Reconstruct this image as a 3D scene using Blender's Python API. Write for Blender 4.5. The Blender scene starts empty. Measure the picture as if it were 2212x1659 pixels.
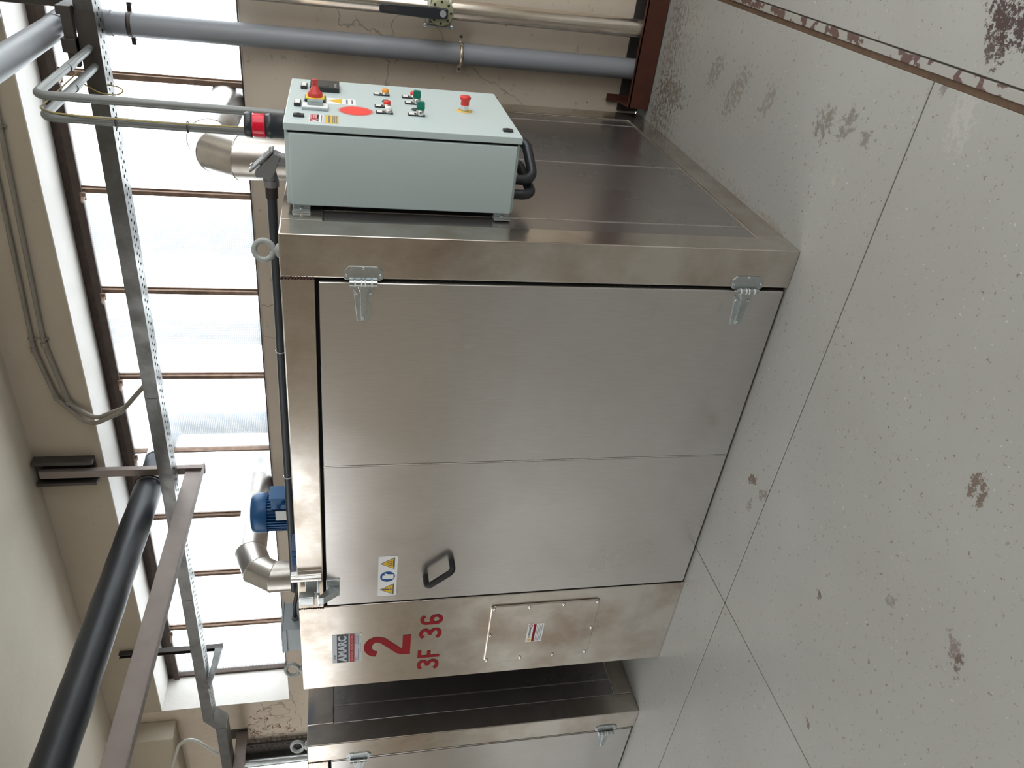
import bpy, math, random
from mathutils import Vector, Matrix
random.seed(7)
S = bpy.context.scene
COL = S.collection
# ------------------------------------------------------------------ camera
CAM = Vector((1.01965, -2.37448, 1.68189)); YAW, PIT, ROL, FPX = -0.5958, -0.2202, -0.0077, 1638.74
FW = Vector((math.sin(YAW)*math.cos(PIT), math.cos(YAW)*math.cos(PIT), math.sin(PIT)))
_rt = Vector((math.cos(YAW), -math.sin(YAW), 0)); _up = _rt.cross(FW)
RT = math.cos(ROL)*_rt + math.sin(ROL)*_up
UP = -math.sin(ROL)*_rt + math.cos(ROL)*_up
cd = bpy.data.cameras.new('camera'); cam = bpy.data.objects.new('camera', cd); COL.objects.link(cam)
cd.sensor_fit = 'HORIZONTAL'; cd.sensor_width = 36; cd.lens = FPX/2212*36; cd.clip_start = .02; cd.clip_end = 200
M = Matrix.Identity(4)
for i, v in enumerate((-UP, RT, -FW)):
    for j in range(3): M[j][i] = v[j]
M.translation = CAM; cam.matrix_world = M
S.camera = cam
def on(px, py, ax, val):
    """point where the photograph's pixel meets the plane ax = val"""
    d = FW + RT*((829.5-py)/FPX) - UP*((px-1106)/FPX)
    k = 'xyz'.index(ax)
    return CAM + d*((val-CAM[k])/d[k])
# ------------------------------------------------------------------ sky and exposure
SKY = 5.7
w = bpy.data.worlds.new('overcast_sky'); S.world = w; w.use_nodes = True
bg = w.node_tree.nodes['Background']; bg.inputs[0].default_value = (.965, .985, 1, 1); bg.inputs[1].default_value = SKY
S.view_settings.view_transform = 'Standard'; S.view_settings.look = 'None'; S.view_settings.gamma = 1
S.view_settings.use_curve_mapping = False; S.view_settings.exposure = 0.0
S.cycles.max_bounces = 7; S.cycles.diffuse_bounces = 4; S.cycles.glossy_bounces = 4; S.cycles.transparent_max_bounces = 10
S.cycles.adaptive_threshold = .05; S.cycles.sample_clamp_indirect = 6; S.cycles.caustics_reflective = False; S.cycles.caustics_refractive = False
def portal(name, loc, rot, sx, sy):
    l = bpy.data.lights.new(name, 'AREA'); l.shape = 'RECTANGLE'; l.size = sx; l.size_y = sy; l.cycles.is_portal = True
    o = bpy.data.objects.new(name, l); COL.objects.link(o); o.location = loc; o.rotation_euler = rot
R90 = math.pi/2
# room outline (metres)
XL, XR, YF, YB, YG, ZC = -11.5, 2.9, -9.0, 1.95, 2.30, 3.66
SILL, HEAD, WLEFT = 2.167, 3.245, -5.34
portal('sky_portal_back', ((WLEFT+XR)/2, YG+.06, (SILL+HEAD)/2), (-R90, 0, 0), XR-WLEFT, HEAD-SILL)
ADDED_SKYL = [(-7.5, -5.5, -7.0, -4.2), (.5, 2.6, -2.9, -1.2), (-7.4, -2.3, -4.2, -.6)]       # ceiling openings added to brighten floor and ovens (x0, x1, y0, y1)
for a, b, c, d in ADDED_SKYL: portal('sky_portal_added_roof', ((a+b)/2, (c+d)/2, ZC+.28), (0, 0, 0), b-a, d-c)
WF = (-11.2, -8.4, 1.93, 3.6)                        # window band in the wall behind the camera
portal('sky_portal_front', ((WF[0]+WF[1])/2, YF-.1, (WF[2]+WF[3])/2), (R90, 0, 0), WF[1]-WF[0], WF[3]-WF[2])
WR = (-2.6, 1.75, .7, 3.55)                           # window band in the right wall
WL = (-8.8, -3.2, 1.83, 3.6)                         # window band in the left wall
portal('sky_portal_right', (XR+.1, (WR[0]+WR[1])/2, (WR[2]+WR[3])/2), (R90, 0, R90), WR[1]-WR[0], WR[3]-WR[2])

portal('sky_portal_left', (XL-.1, (WL[0]+WL[1])/2, (WL[2]+WL[3])/2), (R90, 0, -R90), WL[1]-WL[0], WL[3]-WL[2])

# ------------------------------------------------------------------ materials
MATS = {}
def nt(name):
    m = bpy.data.materials.new(name); m.use_nodes = True; MATS[name] = m
    t = m.node_tree; return m, t, t.nodes, t.links, t.nodes['Principled BSDF']
def c4(c): return (*c, 1) if len(c) == 3 else c
def plain(name, col, rough=.5, metal=0, var=.08, scale=9, coat=0, bump=0):
    m, t, N, L, b = nt(name)
    b.inputs['Roughness'].default_value = rough; b.inputs['Metallic'].default_value = metal
    if coat: b.inputs['Coat Weight'].default_value = coat
    tc = N.new('ShaderNodeTexCoord'); no = N.new('ShaderNodeTexNoise'); no.inputs['Scale'].default_value = scale; no.inputs['Detail'].default_value = 5
    L.new(tc.outputs['Object'], no.inputs['Vector'])
    mx = N.new('ShaderNodeMix'); mx.data_type = 'RGBA'
    mx.inputs[6].default_value = c4([x*(1-var) for x in col]); mx.inputs[7].default_value = c4([min(1, x*(1+var)) for x in col])
    L.new(no.outputs[0], mx.inputs[0]); L.new(mx.outputs[2], b.inputs['Base Color'])
    if bump:
        bp = N.new('ShaderNodeBump'); bp.inputs['Strength'].default_value = bump; bp.inputs['Distance'].default_value = .004
        L.new(no.outputs[0], bp.inputs['Height']); L.new(bp.outputs[0], b.inputs['Normal'])
    return m
def ramp(N, pos, cols):
    r = N.new('ShaderNodeValToRGB'); e = r.color_ramp.elements
    while len(e) < len(pos): e.new(.5)
    for k, (p, c) in enumerate(zip(pos, cols)): e[k].position = p; e[k].color = c4(c)
    return r
def steel(name, col, tint, rough, axis=(1, 1, 1), tamount=.5, tscale=1.7, brush=.05, metal=.93):
    """brushed stainless sheet: grain along one direction, brown heat and hand marks"""
    m, t, N, L, b = nt(name); b.inputs['Metallic'].default_value = metal
    tc = N.new('ShaderNodeTexCoord')
    mp = N.new('ShaderNodeMapping'); mp.inputs['Scale'].default_value = axis; L.new(tc.outputs['Object'], mp.inputs['Vector'])
    g = N.new('ShaderNodeTexNoise'); g.inputs['Scale'].default_value = 60; g.inputs['Detail'].default_value = 4; L.new(mp.outputs[0], g.inputs['Vector'])
    bl = N.new('ShaderNodeTexNoise'); bl.inputs['Scale'].default_value = tscale; bl.inputs['Detail'].default_value = 6; bl.inputs['Roughness'].default_value = .6
    L.new(tc.outputs['Object'], bl.inputs['Vector'])
    rp = ramp(N, (.42, .68), ((0, 0, 0), (1, 1, 1))); L.new(bl.outputs[0], rp.inputs[0])
    mu = N.new('ShaderNodeMath'); mu.operation = 'MULTIPLY'; mu.inputs[1].default_value = tamount; L.new(rp.outputs[0], mu.inputs[0])
    mx = N.new('ShaderNodeMix'); mx.data_type = 'RGBA'; mx.inputs[6].default_value = c4(col); mx.inputs[7].default_value = c4(tint)
    L.new(mu.outputs[0], mx.inputs[0])
    hs = N.new('ShaderNodeMix'); hs.data_type = 'RGBA'; hs.blend_type = 'MULTIPLY'; hs.inputs[0].default_value = 1
    gr = ramp(N, (.3, .7), ((1-brush*2,)*3, (1, 1, 1))); L.new(g.outputs[0], gr.inputs[0])
    L.new(mx.outputs[2], hs.inputs[6]); L.new(gr.outputs[0], hs.inputs[7]); L.new(hs.outputs[2], b.inputs['Base Color'])
    sm = N.new('ShaderNodeMapping'); sm.inputs['Scale'].default_value = (3.2, 3.2, 22); sm.inputs['Rotation'].default_value = (0, .25, 0); L.new(tc.outputs['Object'], sm.inputs[0])
    sn = N.new('ShaderNodeTexNoise'); sn.inputs['Scale'].default_value = 2.2; sn.inputs['Detail'].default_value = 4; L.new(sm.outputs[0], sn.inputs['Vector'])
    sr = ramp(N, (.70, .76), ((1, 1, 1), (.72, .70, .68))); L.new(sn.outputs[0], sr.inputs[0])
    s2 = N.new('ShaderNodeMix'); s2.data_type = 'RGBA'; s2.blend_type = 'MULTIPLY'; s2.inputs[0].default_value = .35
    L.new(hs.outputs[2], s2.inputs[6]); L.new(sr.outputs[0], s2.inputs[7]); L.new(s2.outputs[2], b.inputs['Base Color'])
    ro = N.new('ShaderNodeMapRange'); ro.inputs[1].default_value = .3; ro.inputs[2].default_value = .7
    ro.inputs[3].default_value = rough-.05; ro.inputs[4].default_value = rough+.08; L.new(bl.outputs[0], ro.inputs[0]); L.new(ro.outputs[0], b.inputs['Roughness'])
    return m
steel('steel_door', (.64, .62, .61), (.57, .54, .51), .21, (8, 8, .25), .6)
steel('steel_frame', (.66, .62, .57), (.35, .26, .185), .17, (8, 8, .3), .75, 2.6)
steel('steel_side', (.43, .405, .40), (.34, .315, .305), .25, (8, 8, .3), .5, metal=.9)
steel('steel_trim', (.85, .83, .8), (.75, .7, .65), .25, (1, 1, 1), .3)
steel('steel_duct', (.66, .63, .60), (.45, .38, .31), .3, (.3, 8, 8), .6, 4)
steel('steel_pipe', (.72, .66, .58), (.45, .37, .28), .2, (8, 8, .3), .6, 3)
steel('zinc', (.56, .60, .61), (.36, .40, .41), .28, (3, 3, 3), .6, 14)
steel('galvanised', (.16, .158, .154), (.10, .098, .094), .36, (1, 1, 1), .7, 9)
plain('rubber_black', (.012, .012, .013), .6)
plain('gap_black', (.006, .006, .007), .9)
plain('plastic_black', (.02, .023, .028), .38)
plain('plastic_dark', (.035, .03, .03), .55)
plain('cabinet_paint', (.51, .60, .605), .38, 0, .025, 60, bump=.02)
plain('red_plastic', (.68, .035, .03), .35)
plain('red_knob', (.55, .05, .045), .45)
plain('yellow', (.78, .62, .06), .4)
plain('sign_yellow', (.72, .47, .04), .4)
plain('orange', (.85, .32, .02), .3)
plain('white_plastic', (.78, .78, .76), .4)
plain('print_white', (.80, .81, .82), .45, var=.02)
plain('print_grey', (.42, .44, .47), .35, .3)
plain('print_dark', (.07, .085, .10), .45)
plain('print_red', (.36, .035, .045), .45)
plain('print_pink', (.62, .30, .30), .45)
plain('print_text', (.16, .17, .19), .5)
plain('vinyl_red', (.25, .004, .009), .6, 0, .05)
plain('sign_blue', (.015, .09, .28), .4)
plain('green', (.0, .17, .11), .3)
plain('spray_red', (.85, .06, .045), .5, 0, .03)
plain('chrome', (.75, .75, .74), .18, 1)
plain('pvc_grey', (.27, .285, .315), .42, 0, .10, 5)
plain('rust_red', (.075, .02, .011), .6, 0, .35, 14, bump=.1)
plain('frame_brown', (.055, .035, .026), .7, 0, .55, 22, bump=.4)
plain('mullion_brown', (.20, .125, .085), .65, 0, .6, 20, bump=.4)
plain('conduit_grey', (.20, .21, .205), .42, .35, .12, 12)
plain('conduit_dark', (.045, .05, .058), .4, .3)
plain('wall_conduit', (.26, .235, .20), .6, 0, .2, 10)
plain('cast_grey', (.22, .22, .225), .5, .35, .12, 30)
plain('brown_coupling', (.03, .02, .017), .5)
plain('black_wrap', (.017, .018, .022), .42, 0, .4, 6, bump=.12)
plain('wrap_band', (.60, .60, .60), .4, .4)
plain('motor_blue', (.012, .10, .27), .38, .1, .12, 10)
plain('box_blue', (.05, .07, .17), .4)
plain('box_grey', (.36, .40, .43), .4)
plain('lifting_grey', (.32, .34, .33), .5, .2, .12, 40)
plain('valve_green', (.36, .36, .23), .5, .1, .1, 20)
plain('valve_white', (.55, .54, .49), .5)
plain('primer_steel', (.25, .205, .185), .5, .35, .22, 7)
plain('dark_steel', (.07, .06, .055), .5, .4, .25, 9)
plain('cable_black', (.01, .01, .012), .5)
plain('wire_yellow', (.35, .28, .10), .5)
plain('hose_white', (.55, .54, .50), .5)
plain('weld', (.07, .035, .028), .45, .6, .5, 120, bump=.8)
plain('skirting', (.035, .028, .025), .75, 0, .5, 12, bump=.3)
plain('outdoor_grey', (.085, .10, .125), .7)
plain('amber_ring', (.75, .48, .16), .5)
for k in ('vinyl_red', 'print_red', 'print_dark', 'sign_yellow', 'sign_blue'): MATS[k].node_tree.nodes['Principled BSDF'].inputs['Specular IOR Level'].default_value = .2
# beacon lens
m, t, N, L, b = nt('lens_red'); b.inputs['Base Color'].default_value = (.85, .015, .05, 1); b.inputs['Roughness'].default_value = .12
b.inputs['Transmission Weight'].default_value = .25
m, t, N, L, b = nt('clear_plastic'); b.inputs['Base Color'].default_value = (.55, .68, .68, 1); b.inputs['Roughness'].default_value = .1; b.inputs['Transmission Weight'].default_value = .5
# wired, frosted window glass
m, t, N, L, b = nt('wired_glass'); N.remove(b)
tc = N.new('ShaderNodeTexCoord'); br = N.new('ShaderNodeTexBrick'); br.offset = 0; br.inputs['Scale'].default_value = 1
br.inputs['Mortar Size'].default_value = .0012; br.inputs['Brick Width'].default_value = .0125; br.inputs['Row Height'].default_value = .0125
mp = N.new('ShaderNodeMapping'); mp.inputs['Rotation'].default_value = (R90, 0, 0); L.new(tc.outputs['Object'], mp.inputs[0]); L.new(mp.outputs[0], br.inputs['Vector'])
tr = N.new('ShaderNodeBsdfTransparent'); tr.inputs[0].default_value = (.93, .96, .97, 1)
tl = N.new('ShaderNodeBsdfTranslucent'); tl.inputs[0].default_value = (.85, .88, .9, 1)
ms = N.new('ShaderNodeMixShader'); mr = N.new('ShaderNodeMapRange'); mr.inputs[3].default_value = .09; mr.inputs[4].default_value = .22
L.new(br.outputs['Fac'], mr.inputs[0]); L.new(mr.outputs[0], ms.inputs[0]); L.new(tr.outputs[0], ms.inputs[1]); L.new(tl.outputs[0], ms.inputs[2])
L.new(ms.outputs[0], N['Material Output'].inputs[0])
# grey panes added to weaken sky light in the unseen windows and added roof openings
m, t, N, L, b = nt('dimming_glass'); N.remove(b); tr = N.new('ShaderNodeBsdfTransparent'); tr.inputs[0].default_value = (.73, .73, .725, 1); L.new(tr.outputs[0], N['Material Output'].inputs[0])
# plaster
def plaster(name, col, dirt, rough=.85, crack=True, spots=.5, peel=()):
    m, t, N, L, b = nt(name); b.inputs['Roughness'].default_value = rough
    tc = N.new('ShaderNodeTexCoord')
    a = N.new('ShaderNodeTexNoise'); a.inputs['Scale'].default_value = 1.3; a.inputs['Detail'].default_value = 8; a.inputs['Roughness'].default_value = .62
    L.new(tc.outputs['Object'], a.inputs[0])
    r1 = ramp(N, (.38, .72), ((0, 0, 0), (1, 1, 1))); L.new(a.outputs[0], r1.inputs[0])
    x1 = N.new('ShaderNodeMix'); x1.data_type = 'RGBA'; x1.inputs[6].default_value = c4(col); x1.inputs[7].default_value = c4(dirt); L.new(r1.outputs[0], x1.inputs[0])
    s = N.new('ShaderNodeTexNoise'); s.inputs['Scale'].default_value = 26; s.inputs['Detail'].default_value = 3; L.new(tc.outputs['Object'], s.inputs[0])
    r2 = ramp(N, (.66, .74), ((0, 0, 0), (spots,)*3)); L.new(s.outputs[0], r2.inputs[0])
    x2 = N.new('ShaderNodeMix'); x2.data_type = 'RGBA'; x2.inputs[7].default_value = c4([c*.45 for c in dirt]); L.new(r2.outputs[0], x2.inputs[0]); L.new(x1.outputs[2], x2.inputs[6])
    out = x2
    if crack:
        d = N.new('ShaderNodeTexNoise'); d.inputs['Scale'].default_value = 5; d.inputs['Detail'].default_value = 5; L.new(tc.outputs['Object'], d.inputs[0])
        va = N.new('ShaderNodeVectorMath'); va.operation = 'MULTIPLY_ADD'; va.inputs[1].default_value = (.25,)*3
        L.new(d.outputs['Color'], va.inputs[0]); L.new(tc.outputs['Object'], va.inputs[2])
        v = N.new('ShaderNodeTexVoronoi'); v.feature = 'DISTANCE_TO_EDGE'; v.inputs['Scale'].default_value = .75; L.new(va.outputs[0], v.inputs['Vector'])
        r3 = ramp(N, (.0, .0032), ((.5,)*3, (0, 0, 0))); L.new(v.outputs['Distance'], r3.inputs[0])
        x3 = N.new('ShaderNodeMix'); x3.data_type = 'RGBA'; x3.inputs[7].default_value = (.05, .035, .025, 1); L.new(r3.outputs[0], x3.inputs[0]); L.new(x2.outputs[2], x3.inputs[6]); out = x3
    for cx, cz, rx, rz in peel:
        mp = N.new('ShaderNodeMapping'); mp.vector_type = 'TEXTURE'; mp.inputs['Location'].default_value = (cx, YB, cz); mp.inputs['Scale'].default_value = (rx, 9, rz); L.new(tc.outputs['Object'], mp.inputs[0])
        q = N.new('ShaderNodeVectorMath'); q.operation = 'LENGTH'; L.new(mp.outputs[0], q.inputs[0])
        f = N.new('ShaderNodeTexNoise'); f.inputs['Scale'].default_value = 15; f.inputs['Detail'].default_value = 3; f.inputs['Distortion'].default_value = .4; L.new(tc.outputs['Object'], f.inputs[0])
        u = N.new('ShaderNodeMapRange'); u.inputs[1].default_value = .4; u.inputs[2].default_value = 1.1; u.inputs[3].default_value = .62; u.inputs[4].default_value = .25; L.new(q.outputs['Value'], u.inputs[0])
        g_ = N.new('ShaderNodeMath'); g_.operation = 'SUBTRACT'; L.new(u.outputs[0], g_.inputs[0]); L.new(f.outputs[0], g_.inputs[1])
        r4 = ramp(N, (.0, .012, .028, .05), ((0, 0, 0), (1, 1, 1), (1, 1, 1), (0, 0, 0))); L.new(g_.outputs[0], r4.inputs[0])
        x4 = N.new('ShaderNodeMix'); x4.data_type = 'RGBA'; x4.inputs[7].default_value = (.21, .085, .05, 1); L.new(r4.outputs[0], x4.inputs[0]); L.new(out.outputs[2], x4.inputs[6]); out = x4
    L.new(out.outputs[2], b.inputs['Base Color'])
    bp = N.new('ShaderNodeBump'); bp.inputs['Strength'].default_value = .25; bp.inputs['Distance'].default_value = .006; L.new(s.outputs[0], bp.inputs['Height']); L.new(bp.outputs[0], b.inputs['Normal'])
plaster('plaster_wall', (.74, .64, .53), (.62, .52, .415), spots=.35, peel=[(-5.75, 2.35, .30, .30)])
plaster('plaster_upper', (.51, .445, .355), (.45, .385, .30), crack=False, spots=.15)
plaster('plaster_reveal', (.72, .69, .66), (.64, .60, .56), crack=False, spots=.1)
plaster('plaster_ceiling', (.68, .61, .50), (.63, .56, .45), crack=False, spots=.05)
# painted concrete floor with its stains and some painted corner shade
m, t, N, L, b = nt('floor_paint')
tc = N.new('ShaderNodeTexCoord'); P = tc.outputs['Object']
def noise(sc, det=6, ro=.6, vec=None):
    n = N.new('ShaderNodeTexNoise'); n.inputs['Scale'].default_value = sc; n.inputs['Detail'].default_value = det; n.inputs['Roughness'].default_value = ro
    L.new(vec or P, n.inputs['Vector']); return n
def mixc(fac, a, colb):
    x = N.new('ShaderNodeMix'); x.data_type = 'RGBA'; L.new(fac, x.inputs[0])
    if isinstance(a, tuple): x.inputs[6].default_value = c4(a)
    else: L.new(a, x.inputs[6])
    x.inputs[7].default_value = c4(colb); return x.outputs[2]
n1 = noise(.9, 4); r = ramp(N, (.35, .7), ((0, 0, 0), (1, 1, 1))); L.new(n1.outputs[0], r.inputs[0])
colr = mixc(r.outputs[0], (.355, .355, .337), (.325, .32, .297))
n2 = noise(38, 2, .5); r = ramp(N, (.70, .74), ((0, 0, 0), (.45,)*3)); L.new(n2.outputs[0], r.inputs[0]); colr = mixc(r.outputs[0], colr, (.14, .125, .105))
n3 = noise(64, 1, .5); r = ramp(N, (.735, .76), ((0, 0, 0), (.7,)*3)); L.new(n3.outputs[0], r.inputs[0]); colr = mixc(r.outputs[0], colr, (.55, .53, .48))
mp = N.new('ShaderNodeMapping'); mp.inputs['Scale'].default_value = (2.2, 14, 1); mp.inputs['Rotation'].default_value = (0, 0, .5); L.new(P, mp.inputs[0])
n4 = noise(1.6, 5, .6, mp.outputs[0]); r = ramp(N, (.66, .72), ((0, 0, 0), (.16,)*3)); L.new(n4.outputs[0], r.inputs[0]); colr = mixc(r.outputs[0], colr, (.47, .455, .42))
n5 = noise(30, 3, .75)
n6 = noise(42, 5, .75)
def flecks(sc, size, keep, col, amt):
    global colr
    v = N.new('ShaderNodeTexVoronoi'); v.inputs['Scale'].default_value = sc; L.new(P, v.inputs['Vector'])
    d = N.new('ShaderNodeMath'); d.operation = 'LESS_THAN'; d.inputs[1].default_value = size; L.new(v.outputs['Distance'], d.inputs[0])
    sp = N.new('ShaderNodeSeparateColor'); L.new(v.outputs['Color'], sp.inputs[0])
    e = N.new('ShaderNodeMath'); e.operation = 'GREATER_THAN'; e.inputs[1].default_value = keep; L.new(sp.outputs[0], e.inputs[0])
    q = N.new('ShaderNodeMath'); q.operation = 'MULTIPLY'; L.new(d.outputs[0], q.inputs[0]); L.new(e.outputs[0], q.inputs[1])
    q2 = N.new('ShaderNodeMath'); q2.operation = 'MULTIPLY'; q2.inputs[1].default_value = amt; L.new(q.outputs[0], q2.inputs[0]); colr = mixc(q2.outputs[0], colr, col)
flecks(34, .08, .82, (.15, .14, .12), .65); flecks(60, .10, .78, (.19, .175, .155), .5); flecks(47, .09, .80, (.58, .56, .50), .6); flecks(15, .05, .72, (.10, .085, .07), .85)
mp = N.new('ShaderNodeMapping'); mp.inputs['Scale'].default_value = (16, 2.5, 1); mp.inputs['Rotation'].default_value = (0, 0, -.35); L.new(P, mp.inputs[0])
n7 = noise(1.8, 4, .7, mp.outputs[0]); r = ramp(N, (.64, .74), ((0, 0, 0), (.22,)*3)); L.new(n7.outputs[0], r.inputs[0]); colr = mixc(r.outputs[0], colr, (.22, .205, .18))
def stain_and_shade(cx, cy, rx, ry, ang, col, amt, hole=.45):
    global colr
    mp = N.new('ShaderNodeMapping'); mp.vector_type = 'TEXTURE'; mp.inputs['Location'].default_value = (cx, cy, 0)
    mp.inputs['Rotation'].default_value = (0, 0, ang); mp.inputs['Scale'].default_value = (rx, ry, 1); L.new(P, mp.inputs[0])
    ln = N.new('ShaderNodeVectorMath'); ln.operation = 'LENGTH'; L.new(mp.outputs[0], ln.inputs[0])
    a = N.new('ShaderNodeMapRange'); a.inputs[1].default_value = .35; a.inputs[2].default_value = 1.15; a.inputs[3].default_value = 1; a.inputs[4].default_value = 0
    L.new(ln.outputs['Value'], a.inputs[0])
    s = N.new('ShaderNodeMath'); s.operation = 'MULTIPLY_ADD'; s.inputs[1].default_value = 1.0; s.inputs[2].default_value = 0; L.new(a.outputs[0], s.inputs[0])
    g = N.new('ShaderNodeMath'); g.operation = 'MULTIPLY_ADD'; g.inputs[1].default_value = 5.0; L.new(n6.outputs[0], g.inputs[0]); L.new(s.outputs[0], g.inputs[2])
    q = ramp(N, (.0, .16 if max(rx, ry) < .26 else .95), ((0, 0, 0), (amt,)*3)); h = N.new('ShaderNodeMath'); h.operation = 'SUBTRACT'; h.inputs[1].default_value = 2.5+.42+hole*.55; L.new(g.outputs[0], h.inputs[0]); L.new(h.outputs[0], q.inputs[0])
    colr = mixc(q.outputs[0], colr, col)
for (px, py, rx, ry, an, col, am, ho) in [
    (1625, 1035, .055, .028, -.9, (.085, .045, .018), .95, .42), (1648, 1068, .07, .035, -.5, (.10, .06, .035), .6, .6), (1618, 1092, .045, .03, 0, (.16, .135, .11), .7, .5),
    (2112, 1055, .065, .05, .3, (.11, .07, .045), .85, .55), (2062, 1405, .07, .04, .9, (.15, .11, .095), .75, .5), (2070, 1435, .05, .03, .2, (.10, .065, .05), .7, .55),
    (2180, 45, .14, .075, 1.1, (.035, .012, .010), .97, .42), (2150, 90, .10, .05, .6, (.045, .018, .014), .9, .5), (1771, 1287, .024, .018, .3, (.08, .055, .055), .95, .38),
    (1925, 1298, .04, .03, .4, (.16, .13, .12), .6, .6), (1745, 1563, .03, .012, 1.0, (.12, .06, .03), .8, .45), (1555, 1085, .018, .018, 0, (.36, .31, .24), .9, .4),
    (1590, 195, .20, .10, -.6, (.15, .12, .09), .5, .66), (1545, 155, .14, .08, -.6, (.14, .11, .08), .5, .62), (1780, 265, .10, .075, -.5, (.12, .10, .075), .6, .62), (1830, 270, .10, .06, -.5, (.12, .10, .08), .6, .64),
    (1870, 300, .05, .04, -.5, (.13, .11, .09), .6, .6), (1660, 215, .12, .06, -.5, (.15, .13, .10), .45, .64), (2080, 250, .16, .08, .2, (.45, .44, .41), .5, .6),
    (1475, 330, .30, .035, 1.45, (.20, .15, .11), .5, .6), (1670, 490, .20, .035, 1.45, (.27, .22, .165), .55, .55), (2040, 185, .04, .02, 0, (.17, .14, .14), .8, .5),
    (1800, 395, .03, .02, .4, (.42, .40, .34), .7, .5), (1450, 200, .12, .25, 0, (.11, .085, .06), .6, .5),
    (1445, 120, .75, .16, 0, (.13, .105, .075), .65, .25), (1425, 262, .22, .30, 0, (.11, .085, .06), .75, .3), (1480, 60, .5, .3, 0, (.17, .14, .105), .45, .4), (1560, 390, .05, .55, 0, (.20, .16, .115), .5, .35)]:  # broad soft entries: corner dirt with floor shade painted into the colour
    p = on(px, py, 'z', 0); stain_and_shade(p.x, p.y, rx, ry, an, col, am, ho)
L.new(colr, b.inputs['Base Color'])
rr = N.new('ShaderNodeMapRange'); rr.inputs[1].default_value = .3; rr.inputs[2].default_value = .7; rr.inputs[3].default_value = .34; rr.inputs[4].default_value = .5; L.new(n1.outputs[0], rr.inputs[0]); L.new(rr.outputs[0], b.inputs['Roughness'])
bp = N.new('ShaderNodeBump'); bp.inputs['Strength'].default_value = .12; bp.inputs['Distance'].default_value = .004; L.new(n5.outputs[0], bp.inputs['Height']); L.new(bp.outputs[0], b.inputs['Normal'])
# chipped edge strip: grey paint flaking off dark purple primer
m, t, N, L, b = nt('edge_paint'); b.inputs['Roughness'].default_value = .5
tc = N.new('ShaderNodeTexCoord'); n = N.new('ShaderNodeTexNoise'); n.inputs['Scale'].default_value = 20; n.inputs['Detail'].default_value = 7; L.new(tc.outputs['Object'], n.inputs[0])
r = ramp(N, (.545, .565), ((.33, .32, .295), (.11, .062, .055))); L.new(n.outputs[0], r.inputs[0]); L.new(r.outputs[0], b.inputs['Base Color'])
plain('joint_dark', (.075, .065, .055), .9, 0, .5, 40)
plain('groove_brown', (.10, .06, .035), .8, 0, .5, 30)

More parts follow.
